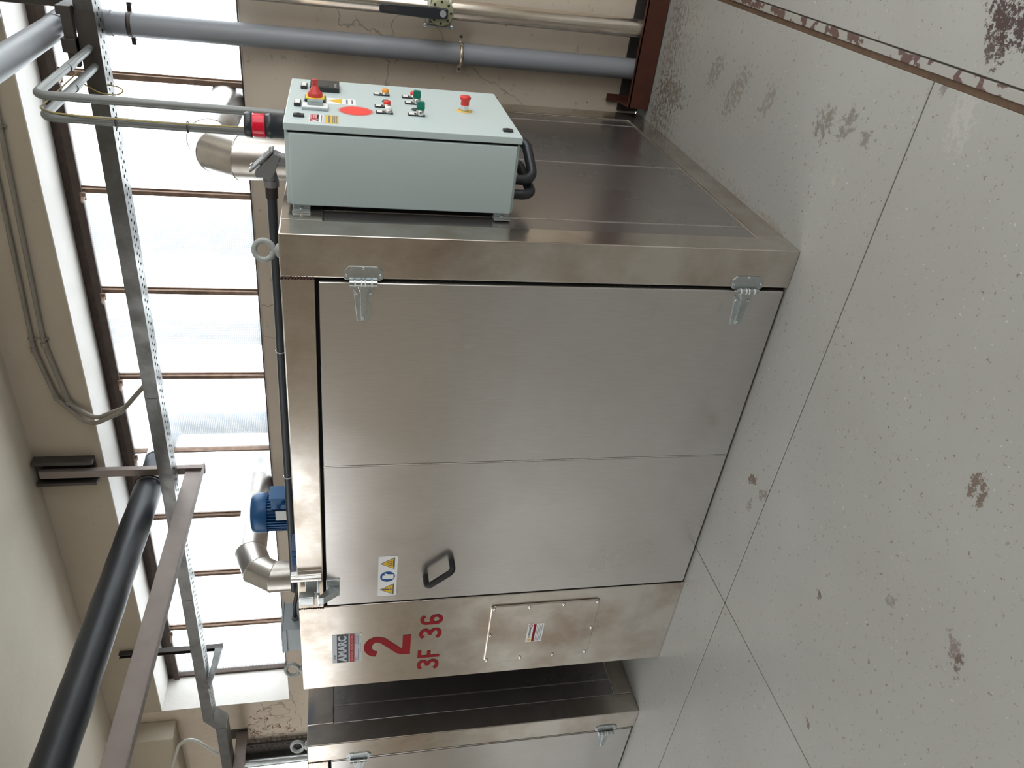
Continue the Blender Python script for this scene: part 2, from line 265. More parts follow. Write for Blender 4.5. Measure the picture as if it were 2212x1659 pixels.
# ------------------------------------------------------------------ mesh helpers
class MB:
    def __init__(s): s.v = []; s.f = []; s.sm = []
    def _add(s, vs, fs, smooth=False):
        o = len(s.v); s.v += [tuple(x) for x in vs]
        for f in fs: s.f.append([i+o for i in f]); s.sm.append(smooth)
        return s
    def box(s, x0, x1, y0, y1, z0, z1):
        x0, x1 = sorted((x0, x1)); y0, y1 = sorted((y0, y1)); z0, z1 = sorted((z0, z1))
        return s._add([(x, y, z) for x in (x0, x1) for y in (y0, y1) for z in (z0, z1)],
                      [(0, 1, 3, 2), (4, 6, 7, 5), (0, 4, 5, 1), (2, 3, 7, 6), (0, 2, 6, 4), (1, 5, 7, 3)])
    def prism(s, poly, axis, a, b2):
        """polygon (p, q) in the plane across axis ('x': y,z  'y': x,z  'z': x,y) pushed from a to b2"""
        def P(p, h): return {'x': (h, p[0], p[1]), 'y': (p[0], h, p[1]), 'z': (p[0], p[1], h)}[axis]
        n = len(poly)
        return s._add([P(p, a) for p in poly]+[P(p, b2) for p in poly],
                      [tuple(range(n)), tuple(range(2*n-1, n-1, -1))]+[(i, i+n, (i+1) % n+n, (i+1) % n) for i in range(n)])
    def cyl(s, p, q, r, n=20, r2=None, cap=True):
        p = Vector(p); q = Vector(q); r2 = r if r2 is None else r2
        d = (q-p).normalized(); a = d.orthogonal().normalized(); c = d.cross(a)
        ring = lambda o, rr: [o+(a*math.cos(2*math.pi*k/n)+c*math.sin(2*math.pi*k/n))*rr for k in range(n)]
        A, B = ring(p, r), ring(q, r2)
        s._add(A+B, [(i, (i+1) % n, (i+1) % n+n, i+n) for i in range(n)], True)
        if cap: s._add(A, [tuple(range(n-1, -1, -1))]); s._add(B, [tuple(range(n))])
        return s
    def tube(s, path, r, n=16, cap=True, rf=None):
        path = [Vector(p) for p in path]; m = len(path); T = []
        for i in range(m):
            a = path[min(i+1, m-1)]-path[max(i-1, 0)]; T.append(a.normalized())
        u = T[0].orthogonal().normalized(); V = []
        for i in range(m):
            u = (u-T[i]*u.dot(T[i])).normalized(); c = T[i].cross(u); R = r if rf is None else rf(i)
            V += [path[i]+(u*math.cos(2*math.pi*k/n)+c*math.sin(2*math.pi*k/n))*R for k in range(n)]
        s._add(V, [(i*n+k, i*n+(k+1) % n, (i+1)*n+(k+1) % n, (i+1)*n+k) for i in range(m-1) for k in range(n)], True)
        if cap: s._add(V[:n], [tuple(range(n-1, -1, -1))]); s._add(V[-n:], [tuple(range(n))])
        return s
    def torus(s, c, nrm, R, r, n=28, k=12):
        c = Vector(c); d = Vector(nrm).normalized(); a = d.orthogonal().normalized(); e = d.cross(a); V = []
        for i in range(n):
            t = 2*math.pi*i/n; o = a*math.cos(t)+e*math.sin(t)
            for j in range(k):
                p = 2*math.pi*j/k; V.append(c+o*(R+r*math.cos(p))+d*(r*math.sin(p)))
        return s._add(V, [(i*k+j, ((i+1) % n)*k+j, ((i+1) % n)*k+(j+1) % k, i*k+(j+1) % k) for i in range(n) for j in range(k)], True)
    def lathe(s, prof, o, axis, n=28):
        o = Vector(o); d = Vector(axis).normalized(); a = d.orthogonal().normalized(); e = d.cross(a); V = []
        for rr, h in prof: V += [o+d*h+(a*math.cos(2*math.pi*k/n)+e*math.sin(2*math.pi*k/n))*rr for k in range(n)]
        m = len(prof)
        return s._add(V, [(i*n+k, i*n+(k+1) % n, (i+1)*n+(k+1) % n, (i+1)*n+k) for i in range(m-1) for k in range(n)], True)
    def build(s, name, mat, parent=None, bevel=0, seg=2, label=None, kind=None):
        me = bpy.data.meshes.new(name); me.from_pydata(s.v, [], s.f); me.update()
        for p, q in zip(me.polygons, s.sm): p.use_smooth = q
        me.materials.append(MATS[mat])
        return link(name, me, parent, bevel, seg, label, kind)
def link(name, me, parent=None, bevel=0, seg=2, label=None, kind=None):
    o = bpy.data.objects.new(name, me); COL.objects.link(o)
    if parent is not None:
        o.parent = parent
        if parent.type == 'EMPTY': o.matrix_parent_inverse = Matrix.Translation(-parent.location)
    if bevel:
        md = o.modifiers.new('edge', 'BEVEL'); md.width = bevel; md.segments = seg; md.limit_method = 'ANGLE'; md.angle_limit = .7
    if label: o['label'] = label
    if kind: o['kind'] = kind
    return o
def B(*a): return MB().box(*a)
def thing(name, label, cat, loc=(0, 0, 0), group=None):
    o = bpy.data.objects.new(name, None); COL.objects.link(o); o.location = loc; o.empty_display_size = .1
    o['label'] = label; o['category'] = cat
    if group: o['group'] = group
    return o
def tag(o, label, cat, group=None):
    o['label'] = label; o['category'] = cat
    if group: o['group'] = group
    return o
def fillet(pts, r, n=8):
    pts = [Vector(p) for p in pts]; out = [pts[0]]
    for i in range(1, len(pts)-1):
        a, b, c = pts[i-1], pts[i], pts[i+1]; d1 = (a-b).normalized(); d2 = (c-b).normalized()
        if d1.dot(d2) < -.9995: out.append(b); continue
        h = math.acos(max(-1, min(1, d1.dot(d2))))/2; rr = min(r, .48*min((a-b).length, (c-b).length)*math.tan(h)); l = rr/math.tan(h)
        ctr = b+(d1+d2).normalized()*(rr/math.sin(h)); p, q = b+d1*l-ctr, b+d2*l-ctr; ang = p.angle(q)
        for k in range(n+1):
            t = k/n; out.append(ctr+(p*math.sin((1-t)*ang)+q*math.sin(t*ang))/math.sin(ang))
    out.append(pts[-1]); return out
def resample(path, step):
    out = [path[0]]; acc = 0
    for a, b in zip(path, path[1:]):
        l = (b-a).length; k = max(1, int(l/step))
        out += [a.lerp(b, (i+1)/k) for i in range(k)]
    return out
def ribbon(mb, pts, wd, face, o, s=(1, 1), off=.0012):
    """flat lettering stroke on a face: pts in glyph units, face 'f' (looking -Y) or 'r' (looking +X)"""
    pts = [Vector((p[0]*s[0], p[1]*s[1])) for p in pts]; m = len(pts); Lf, Rg = [], []
    for i in range(m):
        d1 = (pts[i]-pts[i-1]).normalized() if i else (pts[1]-pts[0]).normalized()
        d2 = (pts[i+1]-pts[i]).normalized() if i < m-1 else d1
        t = (d1+d2).normalized(); nr = Vector((-t.y, t.x)); k = wd/2/max(.5, nr.dot(Vector((-d1.y, d1.x))))
        Lf.append(pts[i]+nr*k); Rg.append(pts[i]-nr*k)
    def P(q): return (o[0]+q.x, o[1]-off, o[2]+q.y) if face == 'f' else (o[0]+off, o[1]+q.x, o[2]+q.y)
    mb._add([P(q) for q in Lf+Rg], [(i, i+1, m+i+1, m+i) for i in range(m-1)])
def arc(cx, cy, rx, ry, a0, a1, n=12):
    return [(cx+rx*math.cos(math.radians(a0+(a1-a0)*k/n)), cy+ry*math.sin(math.radians(a0+(a1-a0)*k/n))) for k in range(n+1)]
def text(name, body, size, mat, loc, face, parent, bold=0, xs=1, align='CENTER', label=None):
    cu = bpy.data.curves.new(name, 'FONT'); cu.body = body; cu.size = size; cu.align_x = align; cu.align_y = 'CENTER'; cu.offset = bold; cu.resolution_u = 3
    tmp = bpy.data.objects.new('tmp', cu); COL.objects.link(tmp); dg = bpy.context.evaluated_depsgraph_get()
    me = bpy.data.meshes.new_from_object(tmp.evaluated_get(dg)); bpy.data.objects.remove(tmp)
    R = Matrix.Rotation(R90, 4, 'X'); R = (Matrix.Rotation(R90, 4, 'Z') @ R) if face == 'r' else R
    me.transform(Matrix.Translation(Vector(loc)) @ R @ Matrix.Diagonal((xs, 1, 1, 1)))
    me.materials.clear(); me.materials.append(MATS[mat]); me.name = name
    return link(name, me, parent, label=label)
def roundrect(cx, cy, w_, h_, r, n=4):
    out = []
    for sx, sy, a in ((1, 1, 0), (-1, 1, 90), (-1, -1, 180), (1, -1, 270)):
        out += arc(cx+sx*(w_/2-r), cy+sy*(h_/2-r), r, r, a, a+90, n)
    return out

# ------------------------------------------------------------------ the room
def struct(o): o['kind'] = 'structure'; return o
floor = struct(B(XL, XR, YF, YB, -.15, -.005).build('floor', 'joint_dark'))
g = .0028; CX, CX2 = .692, .732
def slab(x0, x1, y0, y1, mat='floor_paint'): B(x0+g, x1-g, y0+g, y1-g, -.06, 0).build('floor_slab', mat, floor, .0015, 1)
ysp = (YF, -6.3, -3.3, -.333, YB); xsp = (XL, -6.2, -1.57, CX-.006)
for a, b2 in zip(xsp, xsp[1:]):
    for c, d in zip(ysp, ysp[1:]): slab(a, b2, c, d)
for c, d in zip((YF, -4, YB), (-4, YB)): slab(CX2+.002, XR, c, d)
struct(B(CX+.012, CX2, YF, YB-.13, -.05, .003).build('trim_1', 'edge_paint', None, .002))
struct(B(CX-.008, CX+.011, YF, YB-.13, -.05, -.0025).build('trim_2', 'groove_brown', None))
# back wall with the long window opening, a smaller opening further left
W2 = (-8.6, -6.25, 1.2, 2.72)
bw = MB(); Y2 = YB+.40
bw.box(WLEFT, XR, YB, Y2, 0, SILL); bw.box(WLEFT, XR, YB, Y2, HEAD, ZC)
bw.box(W2[1], WLEFT, YB, Y2, 0, ZC); bw.box(XL, W2[0], YB, Y2, 0, ZC); bw.box(W2[0], W2[1], YB, Y2, 0, W2[2]); bw.box(W2[0], W2[1], YB, Y2, W2[3], ZC)
wall = struct(bw.build('wall_back', 'plaster_wall'))
# smoother paint of the lintel band, the lit lining of the opening and the downstand at the far end
struct(B(WLEFT, XR, YB-.006, YB, HEAD, ZC).build('trim_3', 'plaster_upper'))
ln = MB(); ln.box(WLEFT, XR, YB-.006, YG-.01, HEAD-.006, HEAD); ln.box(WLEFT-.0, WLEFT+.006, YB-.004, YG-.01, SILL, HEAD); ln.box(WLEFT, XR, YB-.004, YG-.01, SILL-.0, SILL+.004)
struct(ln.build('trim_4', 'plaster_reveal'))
struct(B(-9.5, -5.48, 1.76, YB, 3.14, ZC).build('trim_5', 'plaster_upper', None, .01))
struct(B(.0, XR, YB-.012, YB, 0, .123).build('baseboard_back', 'skirting', None, .003))
ce = MB()
gx = sorted({XL, XR, *[v for q in ADDED_SKYL for v in q[:2]]}); gy = sorted({YF, YB+.4, *[v for q in ADDED_SKYL for v in q[2:]]})
for a, b2 in zip(gx, gx[1:]):
    for c, d in zip(gy, gy[1:]):
        if not any(q[0] < (a+b2)/2 < q[1] and q[2] < (c+d)/2 < q[3] for q in ADDED_SKYL): ce.box(a, b2, c, d, ZC, ZC+.25)
struct(ce.build('ceiling', 'plaster_ceiling'))
fr = MB(); fr.box(XL, WF[0], YF-.3, YF, 0, ZC); fr.box(WF[1], XR, YF-.3, YF, 0, ZC); fr.box(WF[0], WF[1], YF-.3, YF, 0, WF[2]); fr.box(WF[0], WF[1], YF-.3, YF, WF[3], ZC)
struct(fr.build('wall_front', 'plaster_upper'))
rw = MB(); rw.box(XR, XR+.3, YF, WR[0], 0, ZC); rw.box(XR, XR+.3, WR[1], YB+.4, 0, ZC); rw.box(XR, XR+.3, WR[0], WR[1], 0, WR[2]); rw.box(XR, XR+.3, WR[0], WR[1], WR[3], ZC)
struct(rw.build('wall_right', 'plaster_upper'))
lw = MB(); lw.box(XL-.3, XL, YF, WL[0], 0, ZC); lw.box(XL-.3, XL, WL[1], YB+.4, 0, ZC); lw.box(XL-.3, XL, WL[0], WL[1], 0, WL[2]); lw.box(XL-.3, XL, WL[0], WL[1], WL[3], ZC)
struct(lw.build('wall_left', 'plaster_upper'))
gl = [B(a, b2, c, d, ZC+.10, ZC+.11) for a, b2, c, d in ADDED_SKYL]+[B(WF[0], WF[1], YF-.16, YF-.15, WF[2], WF[3]), B(XR+.15, XR+.16, WR[0], WR[1], WR[2], WR[3]), B(XL-.16, XL-.15, WL[0], WL[1], WL[2], WL[3])]
for k, mb in enumerate(gl): struct(mb.build('window_%d' % (k+3), 'dimming_glass'))  # dimming panes: the added roof openings first, then the unseen wall windows
# window 1: brown steel frame, one pane between each pair of bars
win = bpy.data.objects.new('window_1', None); COL.objects.link(win); win.location = ((WLEFT+XR)/2, YG, SILL); win['kind'] = 'structure'
tr_ = MB(); tr_.box(WLEFT, XR, YG-.03, YG+.04, HEAD-.085, HEAD); tr_.box(WLEFT, XR, YG-.05, YG-.03, HEAD-.10, HEAD-.055); tr_.build('top_rail', 'frame_brown', win, .003)
B(WLEFT, XR, YG-.03, YG+.04, SILL, SILL+.05).build('bottom_rail', 'frame_brown', win, .003)
B(WLEFT, WLEFT+.03, YG-.03, YG+.04, SILL, HEAD-.085).build('side_rail', 'frame_brown', win, .003)
MX = [-.10-.653*k for k in range(-4, 8)]
me = None
for k, x in enumerate(MX):
    thin = abs(x+.10+.653*4) < .01
    mb = MB(); hw = .006 if thin else .013
    mb.box(x-hw, x+hw, YG-.025, YG+.03, SILL+.05, HEAD-.085)
    if not thin: mb.box(x-.022, x+.022, YG-.001, YG+.006, SILL+.05, HEAD-.085)
    mb.build('window_bar', 'mullion_brown', win, .002)
ed = sorted(MX+[WLEFT+.01, XR])
for a, b2 in zip(ed, ed[1:]): B(a+.010, b2-.010, YG+.010, YG+.016, SILL+.045, HEAD-.08).build('pane', 'wired_glass', win)
for x in MX[3:]:
    mb = MB(); mb.prism([(YG-.15, HEAD-.13), (YG-.14, HEAD-.115), (YG-.03, HEAD-.09), (YG-.03, HEAD-.115)], 'x', x-.03, x-.018)
    mb.box(x-.045, x+.0, YG-.06, YG-.04, HEAD-.12, HEAD-.09); mb.build('window_stay', 'mullion_brown', win, .002)
# window 2 at the far left, mostly behind the second oven
win2 = bpy.data.objects.new('window_2', None); COL.objects.link(win2); win2.location = ((W2[0]+W2[1])/2, YB+.1, W2[2]); win2['kind'] = 'structure'
for x in (W2[0]+.03, -7.5, W2[1]-.03): B(x-.03, x+.03, YB+.06, YB+.12, W2[2], W2[3]).build('window_bar', 'mullion_brown', win2, .003)
for z in (W2[2]+.03, W2[3]-.03): B(W2[0]+.06, W2[1]-.06, YB+.06, YB+.12, z-.03, z+.03).build('window_rail', 'mullion_brown', win2, .003)
for a, b2 in ((W2[0]+.06, -7.53), (-7.47, W2[1]-.06)): B(a, b2, YB+.085, YB+.091, W2[2]+.06, W2[3]-.06).build('pane', 'wired_glass', win2)

# ------------------------------------------------------------------ ovens
W_, H_, D_ = 2.407, 1.88, 1.90
def screw(p, ax, r, h, parent, mat='zinc'):
    p = Vector(p); a = Vector(ax)
    return MB().lathe([(r, 0), (r, h*.5), (r*.75, h), (r*.45, h), (r*.42, h*.55), (0, h*.55)], p, a, 12).build('screw', mat, parent)
def make_oven():
    t = thing('industrial_oven', 'large stainless steel oven marked 2 3F 36 with a wide hinged door', 'oven', (-W_/2, D_/2, 0))
    bd = MB(); bd.box(-W_+.008, -.012, .06, D_-.004, .0, H_-.01); bd.box(-W_+.008, -1.812, .012, .06, 0, H_-.01); bd.build('body', 'steel_side', t)
    B(-1.813, -.154, .028, .062, 0, 1.772).build('door_gasket', 'gap_black', t)
    B(-.154, 0, 0, .122, 0, H_).build('corner_post', 'steel_frame', t, .005, 3)
    B(-1.809, -.1545, 0, .12, 1.77, H_).build('top_rail', 'steel_frame', t, .004, 3)
    B(-W_, -1.8095, 0, .058, 0, H_).build('front_panel', 'steel_frame', t, .003)
    B(-.06, 0, D_-.16, D_, 0, H_).build('rear_post', 'steel_frame', t, .004)
    B(-.06, 0, .1225, D_-.1605, 0, .116).build('bottom_rail', 'steel_frame', t, .003)
    B(-.06, 0, .1225, D_-.1605, 1.742, H_).build('side_rail', 'steel_frame', t, .003)
    ys = (.1225, .23, .932, 1.628, D_-.1605)
    for a, b2 in zip(ys, ys[1:]): B(-.02, -.006, a+.0015, b2-.0015, .1175, 1.7405).build('side_panel', 'steel_side', t, .0025)
    for y in ys[1:4]: B(-.012, -.004, y-.0022, y+.0022, .1175, 1.7405).build('seam_strip', 'steel_trim', t)
    B(-.02, -.004, .1225, D_-.1605, .1162, .119).build('seam_strip', 'steel_trim', t)
    # weld beads at the two rail ends
    for x, z0, z1 in ((-.157, 1.775, 1.876), (-1.81, 1.775, 1.876)):
        mb = MB(); n = 11
        for k in range(n):
            z = z0+(z1-z0)*k/(n-1); mb.lathe([(.0001, -.0055), (.0055, -.002), (.006, .001), (.003, .004), (.0001, .005)], (x+random.uniform(-.0015, .0015), .001, z), (0, -1, 0), 10)
        mb.build('weld_bead', 'weld', t)
    # door of two sheets with a seam between
    d = MB().box(-1.799, -.169, .004, .04, .012, 1.757).build('door', 'steel_trim', t, .004, 2)
    B(-1.798, -.9855, .0005, .0036, .013, 1.7555).build('door_sheet', 'steel_door', d, .0012, 1)
    B(-.9765, -.171, .0005, .0036, .013, 1.7555).build('door_sheet', 'steel_door', d, .0012, 1)
    B(-.983, -.979, .001, .0037, .013, 1.7555).build('seam_strip', 'steel_trim', d)
    # strap hinges
    for zc in (1.609, .180):
        h = MB().prism([(-.157, zc-.058), (-.15, zc-.066), (-.124, zc-.066), (-.107, zc-.048), (-.107, zc+.048), (-.124, zc+.066), (-.15, zc+.066), (-.157, zc+.058)], 'y', 0, -.006).build('hinge', 'zinc', t, .0015, label='zinc plated strap hinge')
        mb = MB(); mb.prism([(-.168, zc-.03), (-.168, zc+.03), (-.195, zc+.033), (-.312, zc+.021), (-.316, zc+.014), (-.316, zc-.014), (-.312, zc-.021), (-.195, zc-.033)], 'y', 0, -.005)
        mb.prism([(-.166, zc-.024), (-.166, zc+.024), (-.2, zc+.011), (-.31, zc+.007), (-.31, zc-.007), (-.2, zc-.011)], 'y', -.004, -.014); mb.build('hinge_strap', 'zinc', h, .0015)
        for k, (a, b2) in enumerate(((-.046, -.03), (-.026, -.008), (-.004, .004), (.008, .026), (.03, .046))):
            MB().cyl((-.163, -.017, zc+a), (-.163, -.017, zc+b2), .0115, 16).build('hinge_knuckle', 'zinc', h)
        for a in (-.028, -.006, .006, .028): MB().cyl((-.163, -.017, zc+a-.0025), (-.163, -.017, zc+a+.0025), .0122, 16).build('washer', 'white_plastic', h)
        for x, dz, y in ((-.112, 0, -.006), (-.139, .057, -.006), (-.139, -.057, -.006), (-.206, .024, -.005), (-.206, -.024, -.005), (-.299, 0, -.014)):
            screw((x, y, zc+dz), (0, -1, 0), .006, .003, h)
    # slanted black pull handle
    a, b2 = Vector((-1.648, 0, 1.318)), Vector((-1.553, 0, 1.206)); o = Vector((0, -.062, 0))
    MB().tube(fillet([a, a+o, b2+o, b2], .022, 6), .0135, 16).build('door_handle', 'rubber_black', t)
    # safety sign with three symbols
    sg = MB().prism(roundrect(-1.6295, 1.4895, .255, .084, .006), 'y', .0005, -.0012).build('safety_sign', 'print_white', t)
    def tri(x, mat, s, off): MB().prism([(x-.037*s, 1.4895-.03*s), (x+.037*s, 1.4895-.03*s), (x, 1.4895+.034*s)], 'y', 0, -off).build('sign_triangle', mat, sg)
    for x in (-1.714, -1.546): tri(x, 'print_dark', 1, .0016); tri(x, 'sign_yellow', .84, .002)
    MB().cyl((-1.63, 0, 1.4895), (-1.63, -.0018, 1.4895), .033, 28).build('sign_disc', 'sign_blue', sg)
    mb = MB(); mb.prism([(-1.643, 1.463), (-1.617, 1.463), (-1.615, 1.488), (-1.608, 1.500), (-1.613, 1.504), (-1.621, 1.495), (-1.622, 1.512), (-1.640, 1.513), (-1.645, 1.490)], 'y', 0, -.0023); mb.build('glove_symbol', 'print_white', sg)
    mb = MB(); mb.prism(roundrect(-1.714, 1.497, .008, .030, .0039), 'y', 0, -.0023); mb.cyl((-1.714, 0, 1.4735), (-1.714, -.0023, 1.4735), .0045, 12); mb.build('exclamation_mark', 'print_dark', sg)
    mb = MB()
    for dx in (-.011, 0, .011): ribbon(mb, [(dx+.003*math.sin(k*.9), -.012+.0035*k) for k in range(8)], .003, 'f', (-1.546, -.0011, 1.482))
    mb.box(-1.566, -1.526, -.0023, 0, 1.4635, 1.467); mb.build('heat_symbol', 'print_dark', sg)
    # toggle clamp over the door's upper corner
    c = MB().box(-1.712, -1.612, -.006, 0, 1.79, 1.848).build('toggle_clamp', 'zinc', t, .0015, label='zinc plated toggle clamp')
    B(-1.735, -1.625, -.006, .0005, 1.70, 1.758).build('clamp_plate', 'zinc', c, .0015)
    mb = MB(); mb.prism([(-.004, 1.702), (-.03, 1.702), (-.075, 1.768), (-.075, 1.79), (-.062, 1.79), (-.004, 1.735)], 'x', -1.70, -1.662); mb.build('clamp_arm', 'zinc', c, .002)
    mb = MB(); mb.box(-1.704, -1.655, -.072, -.034, 1.808, 1.872); mb.box(-1.70, -1.66, -.04, 0, 1.80, 1.846); mb.build('clamp_lever', 'zinc', c, .003)
    MB().cyl((-1.645, -.062, 1.79), (-1.715, -.062, 1.79), .0075, 14).build('clamp_pin', 'zinc', c)
    for x, z in ((-1.635, 1.803), (-1.635, 1.833), (-1.648, 1.715), (-1.648, 1.742), (-1.722, 1.712)): screw((x, -.006, z), (0, -1, 0), .008, .003, c)
    # bar standing off the top rail, right of the clamp
    mb = MB(); mb.box(-1.607, -1.564, -.022, 0, 1.776, 1.905); mb.box(-1.602, -1.588, -.028, -.022, 1.776, 1.905); mb.box(-1.582, -1.569, -.028, -.022, 1.776, 1.905)
    mb.build('stop_bar', 'steel_trim', t, .002)
    # lifting eyes
    for x in (-.086, -2.325):
        mb = MB(); mb.lathe([(.024, 0), (.024, .008), (.016, .014), (.013, .02)], (x, .06, H_), (0, 0, 1), 18); mb.torus((x, .06, H_+.052), (.35, -1, .1), .0315, .0092); mb.build('lifting_eye', 'lifting_grey', t)
    return t
oven = make_oven()
SKIP = set()
PITCH = 2.907
def copy_tree(o, parent=None):
    c = o.copy(); COL.objects.link(c)
    if parent is not None:
        c.parent = parent; c.matrix_parent_inverse = o.matrix_parent_inverse.copy()
    for ch in list(o.children): copy_tree(ch, c)
    return c
oven2 = copy_tree(oven); oven2.location.x -= PITCH
oven2['label'] = 'second stainless steel oven beside the numbered one, cut off by the picture edge'
oven['group'] = oven2['group'] = 'ovens standing in a row'
# --- marks of the first oven only
t = oven
pl = B(-2.218, -2.008, -.0015, .0005, 1.598, 1.737).build('maker_plate', 'print_grey', t, label='grey maker plate reading AMARC')
B(-2.217, -2.009, -.0022, 0, 1.662, 1.716).build('plate_band', 'print_dark', pl); B(-2.216, -2.010, -.0022, 0, 1.634, 1.656).build('plate_band', 'print_red', pl)
text('plate_lettering', 'AMARC', .052, 'print_grey', (-2.1125, -.0028, 1.689), 'f', pl, .0022, 1.06)
text('plate_lettering', 'INDUSTRIAL HEATING SYSTEMS', .0155, 'print_pink', (-2.113, -.0028, 1.6455), 'f', pl, .0002, .86)
mb = MB()
for x0, x1, z in ((-2.21, -2.185, 1.628), (-2.21, -2.17, 1.622), (-2.21, -2.12, 1.616), (-2.085, -2.018, 1.628), (-2.085, -2.018, 1.622), (-2.09, -2.018, 1.616), (-2.15, -2.08, 1.606)): mb.box(x0, x1, -.0019, 0, z-.0013, z+.0013)
mb.box(-2.185, -2.175, -.0019, 0, 1.722, 1.73); mb.box(-2.17, -2.158, -.0019, 0, 1.722, 1.73); mb.build('small_print', 'print_text', pl)
for x in (-2.211, -2.015):
    for z in (1.605, 1.73): screw((x, -.0015, z), (0, -1, 0), .0035, .0012, pl, 'chrome')
# red lettering, stroke by stroke
def glyph(ch):
    if ch == '2': return [arc(.5, .73, .37, .19, 180, 0, 12)+[(.80, .60), (.20, .24), (.13, .15), (.13, .0)], [(.0, .078), (1.0, .078)]]
    if ch == '3': return [arc(.47, .745, .38, .18, 160, -70, 12)+[(.5, .53), (.36, .53)], [(.36, .53), (.52, .53)]+arc(.47, .285, .40, .205, 65, -160, 14)]
    if ch == '6': return [arc(.5, .72, .38, .205, 20, 175, 10)+[(.12, .5), (.12, .30)], arc(.5, .29, .38, .215, 0, 360, 28)]
    if ch == 'F': return [[(.12, 0), (.12, .925), (.95, .925)], [(.12, .50), (.82, .50)]]
    return []
def number(name, spec, parent):
    mb = MB()
    for ch, x0, x1, z0, z1, wd in spec:
        for k, st in enumerate(glyph(ch)): ribbon(mb, st, wd, 'f', (x0, -.0004*k, z0), (x1-x0, z1-z0))
    return mb.build(name, 'vinyl_red', parent, label='red vinyl lettering')
number('vinyl_number', [('2', -2.193, -2.048, 1.368, 1.588, .039)], t)
zz = (1.218, 1.326); lx = [(on(925, a, 'y', 0).x, on(925, b2, 'y', 0).x) for a, b2 in ((1445, 1424), (1419, 1403), (1379, 1357), (1349, 1328))]
for c_, (a, b2) in zip('3F36', lx): number('vinyl_letter', [(c_, a, b2, zz[0], zz[1], .0185)], t)
# bolted access cover
hx0, hx1, hz0, hz1, k = -2.301, -1.88, .434, .988, .014
hc = MB().prism([(hx0+k, hz0), (hx1-k, hz0), (hx1, hz0+k), (hx1, hz1-k), (hx1-k, hz1), (hx0+k, hz1), (hx0, hz1-k), (hx0, hz0+k)], 'y', 0, -.010).build('access_cover', 'steel_frame', t, .005, 3)
for x, z in [(x, z) for x in (-2.286, -1.897) for z in (.973, .798, .624, .449)]+[(-2.092, .973), (-2.092, .449)]:
    MB().lathe([(.0075, 0), (.007, .006), (.0045, .0095), (0, .0105)], (x, -.010, z), (0, -1, 0), 12).build('screw', 'chrome', hc)
sk = B(-2.166, -2.028, -.0112, -.009, .704, .786).build('warning_sticker', 'print_white', hc, label='white sticker reading ATTENZIONE')
B(-2.163, -2.031, -.0118, -.011, .744, .757).build('sticker_band', 'vinyl_red', sk)
text('sticker_lettering', 'ATTENZIONE', .0135, 'print_dark', (-2.094, -.0120, .772), 'f', sk, .0003, .92)
MB().prism([(-2.160, .761), (-2.138, .761), (-2.149, .783)], 'y', -.0112, -.0118).build('sticker_triangle', 'sign_yellow', sk)
MB().torus((-2.042, -.0115, .772), (0, 1, 0), .009, .0012, 20, 6).build('sticker_ring', 'print_red', sk)
mb = MB()
for k2, z in enumerate((.737, .729, .721, .713)): mb.box(-2.158, -2.045+.008*(k2 % 2), -.0117, -.0105, z-.0012, z+.0012)
mb.build('small_print', 'print_text', sk)

# ------------------------------------------------------------------ control cabinet on the oven's side
CX0, CXB, CXD, CY0, CY1, CZ0, CZ1 = .02, .266, .297, .20, .80, 1.068, 1.862
cab = thing('control_cabinet', 'pale grey electric control cabinet with buttons on its door, fixed to oven side', 'cabinet', (.16, .5, CZ0))
mb = MB(); mb.box(CX0, CXB, CY0+.012, CY1, CZ0+.004, CZ1-.002); mb.box(CX0, CXB-.002, CY0, CY0+.014, CZ0+.014, CZ1-.016)
mb.build('body', 'cabinet_paint', cab, .003)
B(CXB-.004, CXD-.022, CY0+.012, CY1-.01, CZ0+.012, CZ1-.012).build('door_seal', 'gap_black', cab)
cdo = B(CXD-.024, CXD, CY0-.002, CY1+.003, CZ0, CZ1).build('door', 'cabinet_paint', cab, .0025, 2)
for z in (1.813, 1.112):
    mb = MB(); mb.box(.0, .004, CY0-.018, CY0+.03, z-.031, z+.031); mb.box(.004, .024, CY0+.004, CY0+.012, z-.029, z+.029); mb.box(.004, .010, CY0-.012, CY0+.006, z-.029, z+.029)
    k = mb.build('mounting_bracket', 'zinc', cab, .0015); MB().cyl((.008, CY0-.004, z), (.016, CY0-.004, z), .008, 6).build('bolt', 'zinc', k)
def cp(px, py): q = on(px, py, 'x', CXD); return q.y, q.z
def square_label(px, py, s=.052, h=.023):
    y, z = cp(px, py); o = B(CXD, CXD+.012, y-s/2, y+s/2, z-h/2, z+h/2).build('label_holder', 'plastic_black', cdo, .002)
    B(CXD+.012, CXD+.0135, y-s/2+.003, y+s/2-.003, z-h/2+.003, z+h/2-.003).build('label_card', 'white_plastic', o)
square_label(657, 189); square_label(643, 226)
def holder(px, py, y, z):
    """black legend holder above a push button"""
    y2, z2 = cp(px, py); o = B(CXD, CXD+.005, y-.015, y+.015, z-.016, z+.044).build('legend_plate', 'plastic_black', cdo, .002)
    B(CXD+.005, CXD+.0062, y-.013, y+.013, z+.022, z+.040).build('legend_card', 'white_plastic', o); return o
def button(px, py, mat, h=.012, hold=True):
    y, z = cp(px, py)
    if hold: holder(px-17, py, y, z)
    o = MB().lathe([(.0145, 0), (.0145, .007), (.0135, .008)], (CXD+.004, y, z), (1, 0, 0), 24).build('push_button', 'chrome', cdo)
    MB().lathe([(.0125, 0), (.0128, h), (.011, h+.003), (0, h+.004)], (CXD+.008, y, z), (1, 0, 0), 24).build('button_cap', mat, o)
def blank(px, py):
    y, z = cp(px, py); MB().lathe([(.0155, 0), (.0155, .003), (.013, .005), (0, .005)], (CXD, y, z), (1, 0, 0), 24).build('blanking_plug', 'plastic_black', cdo)
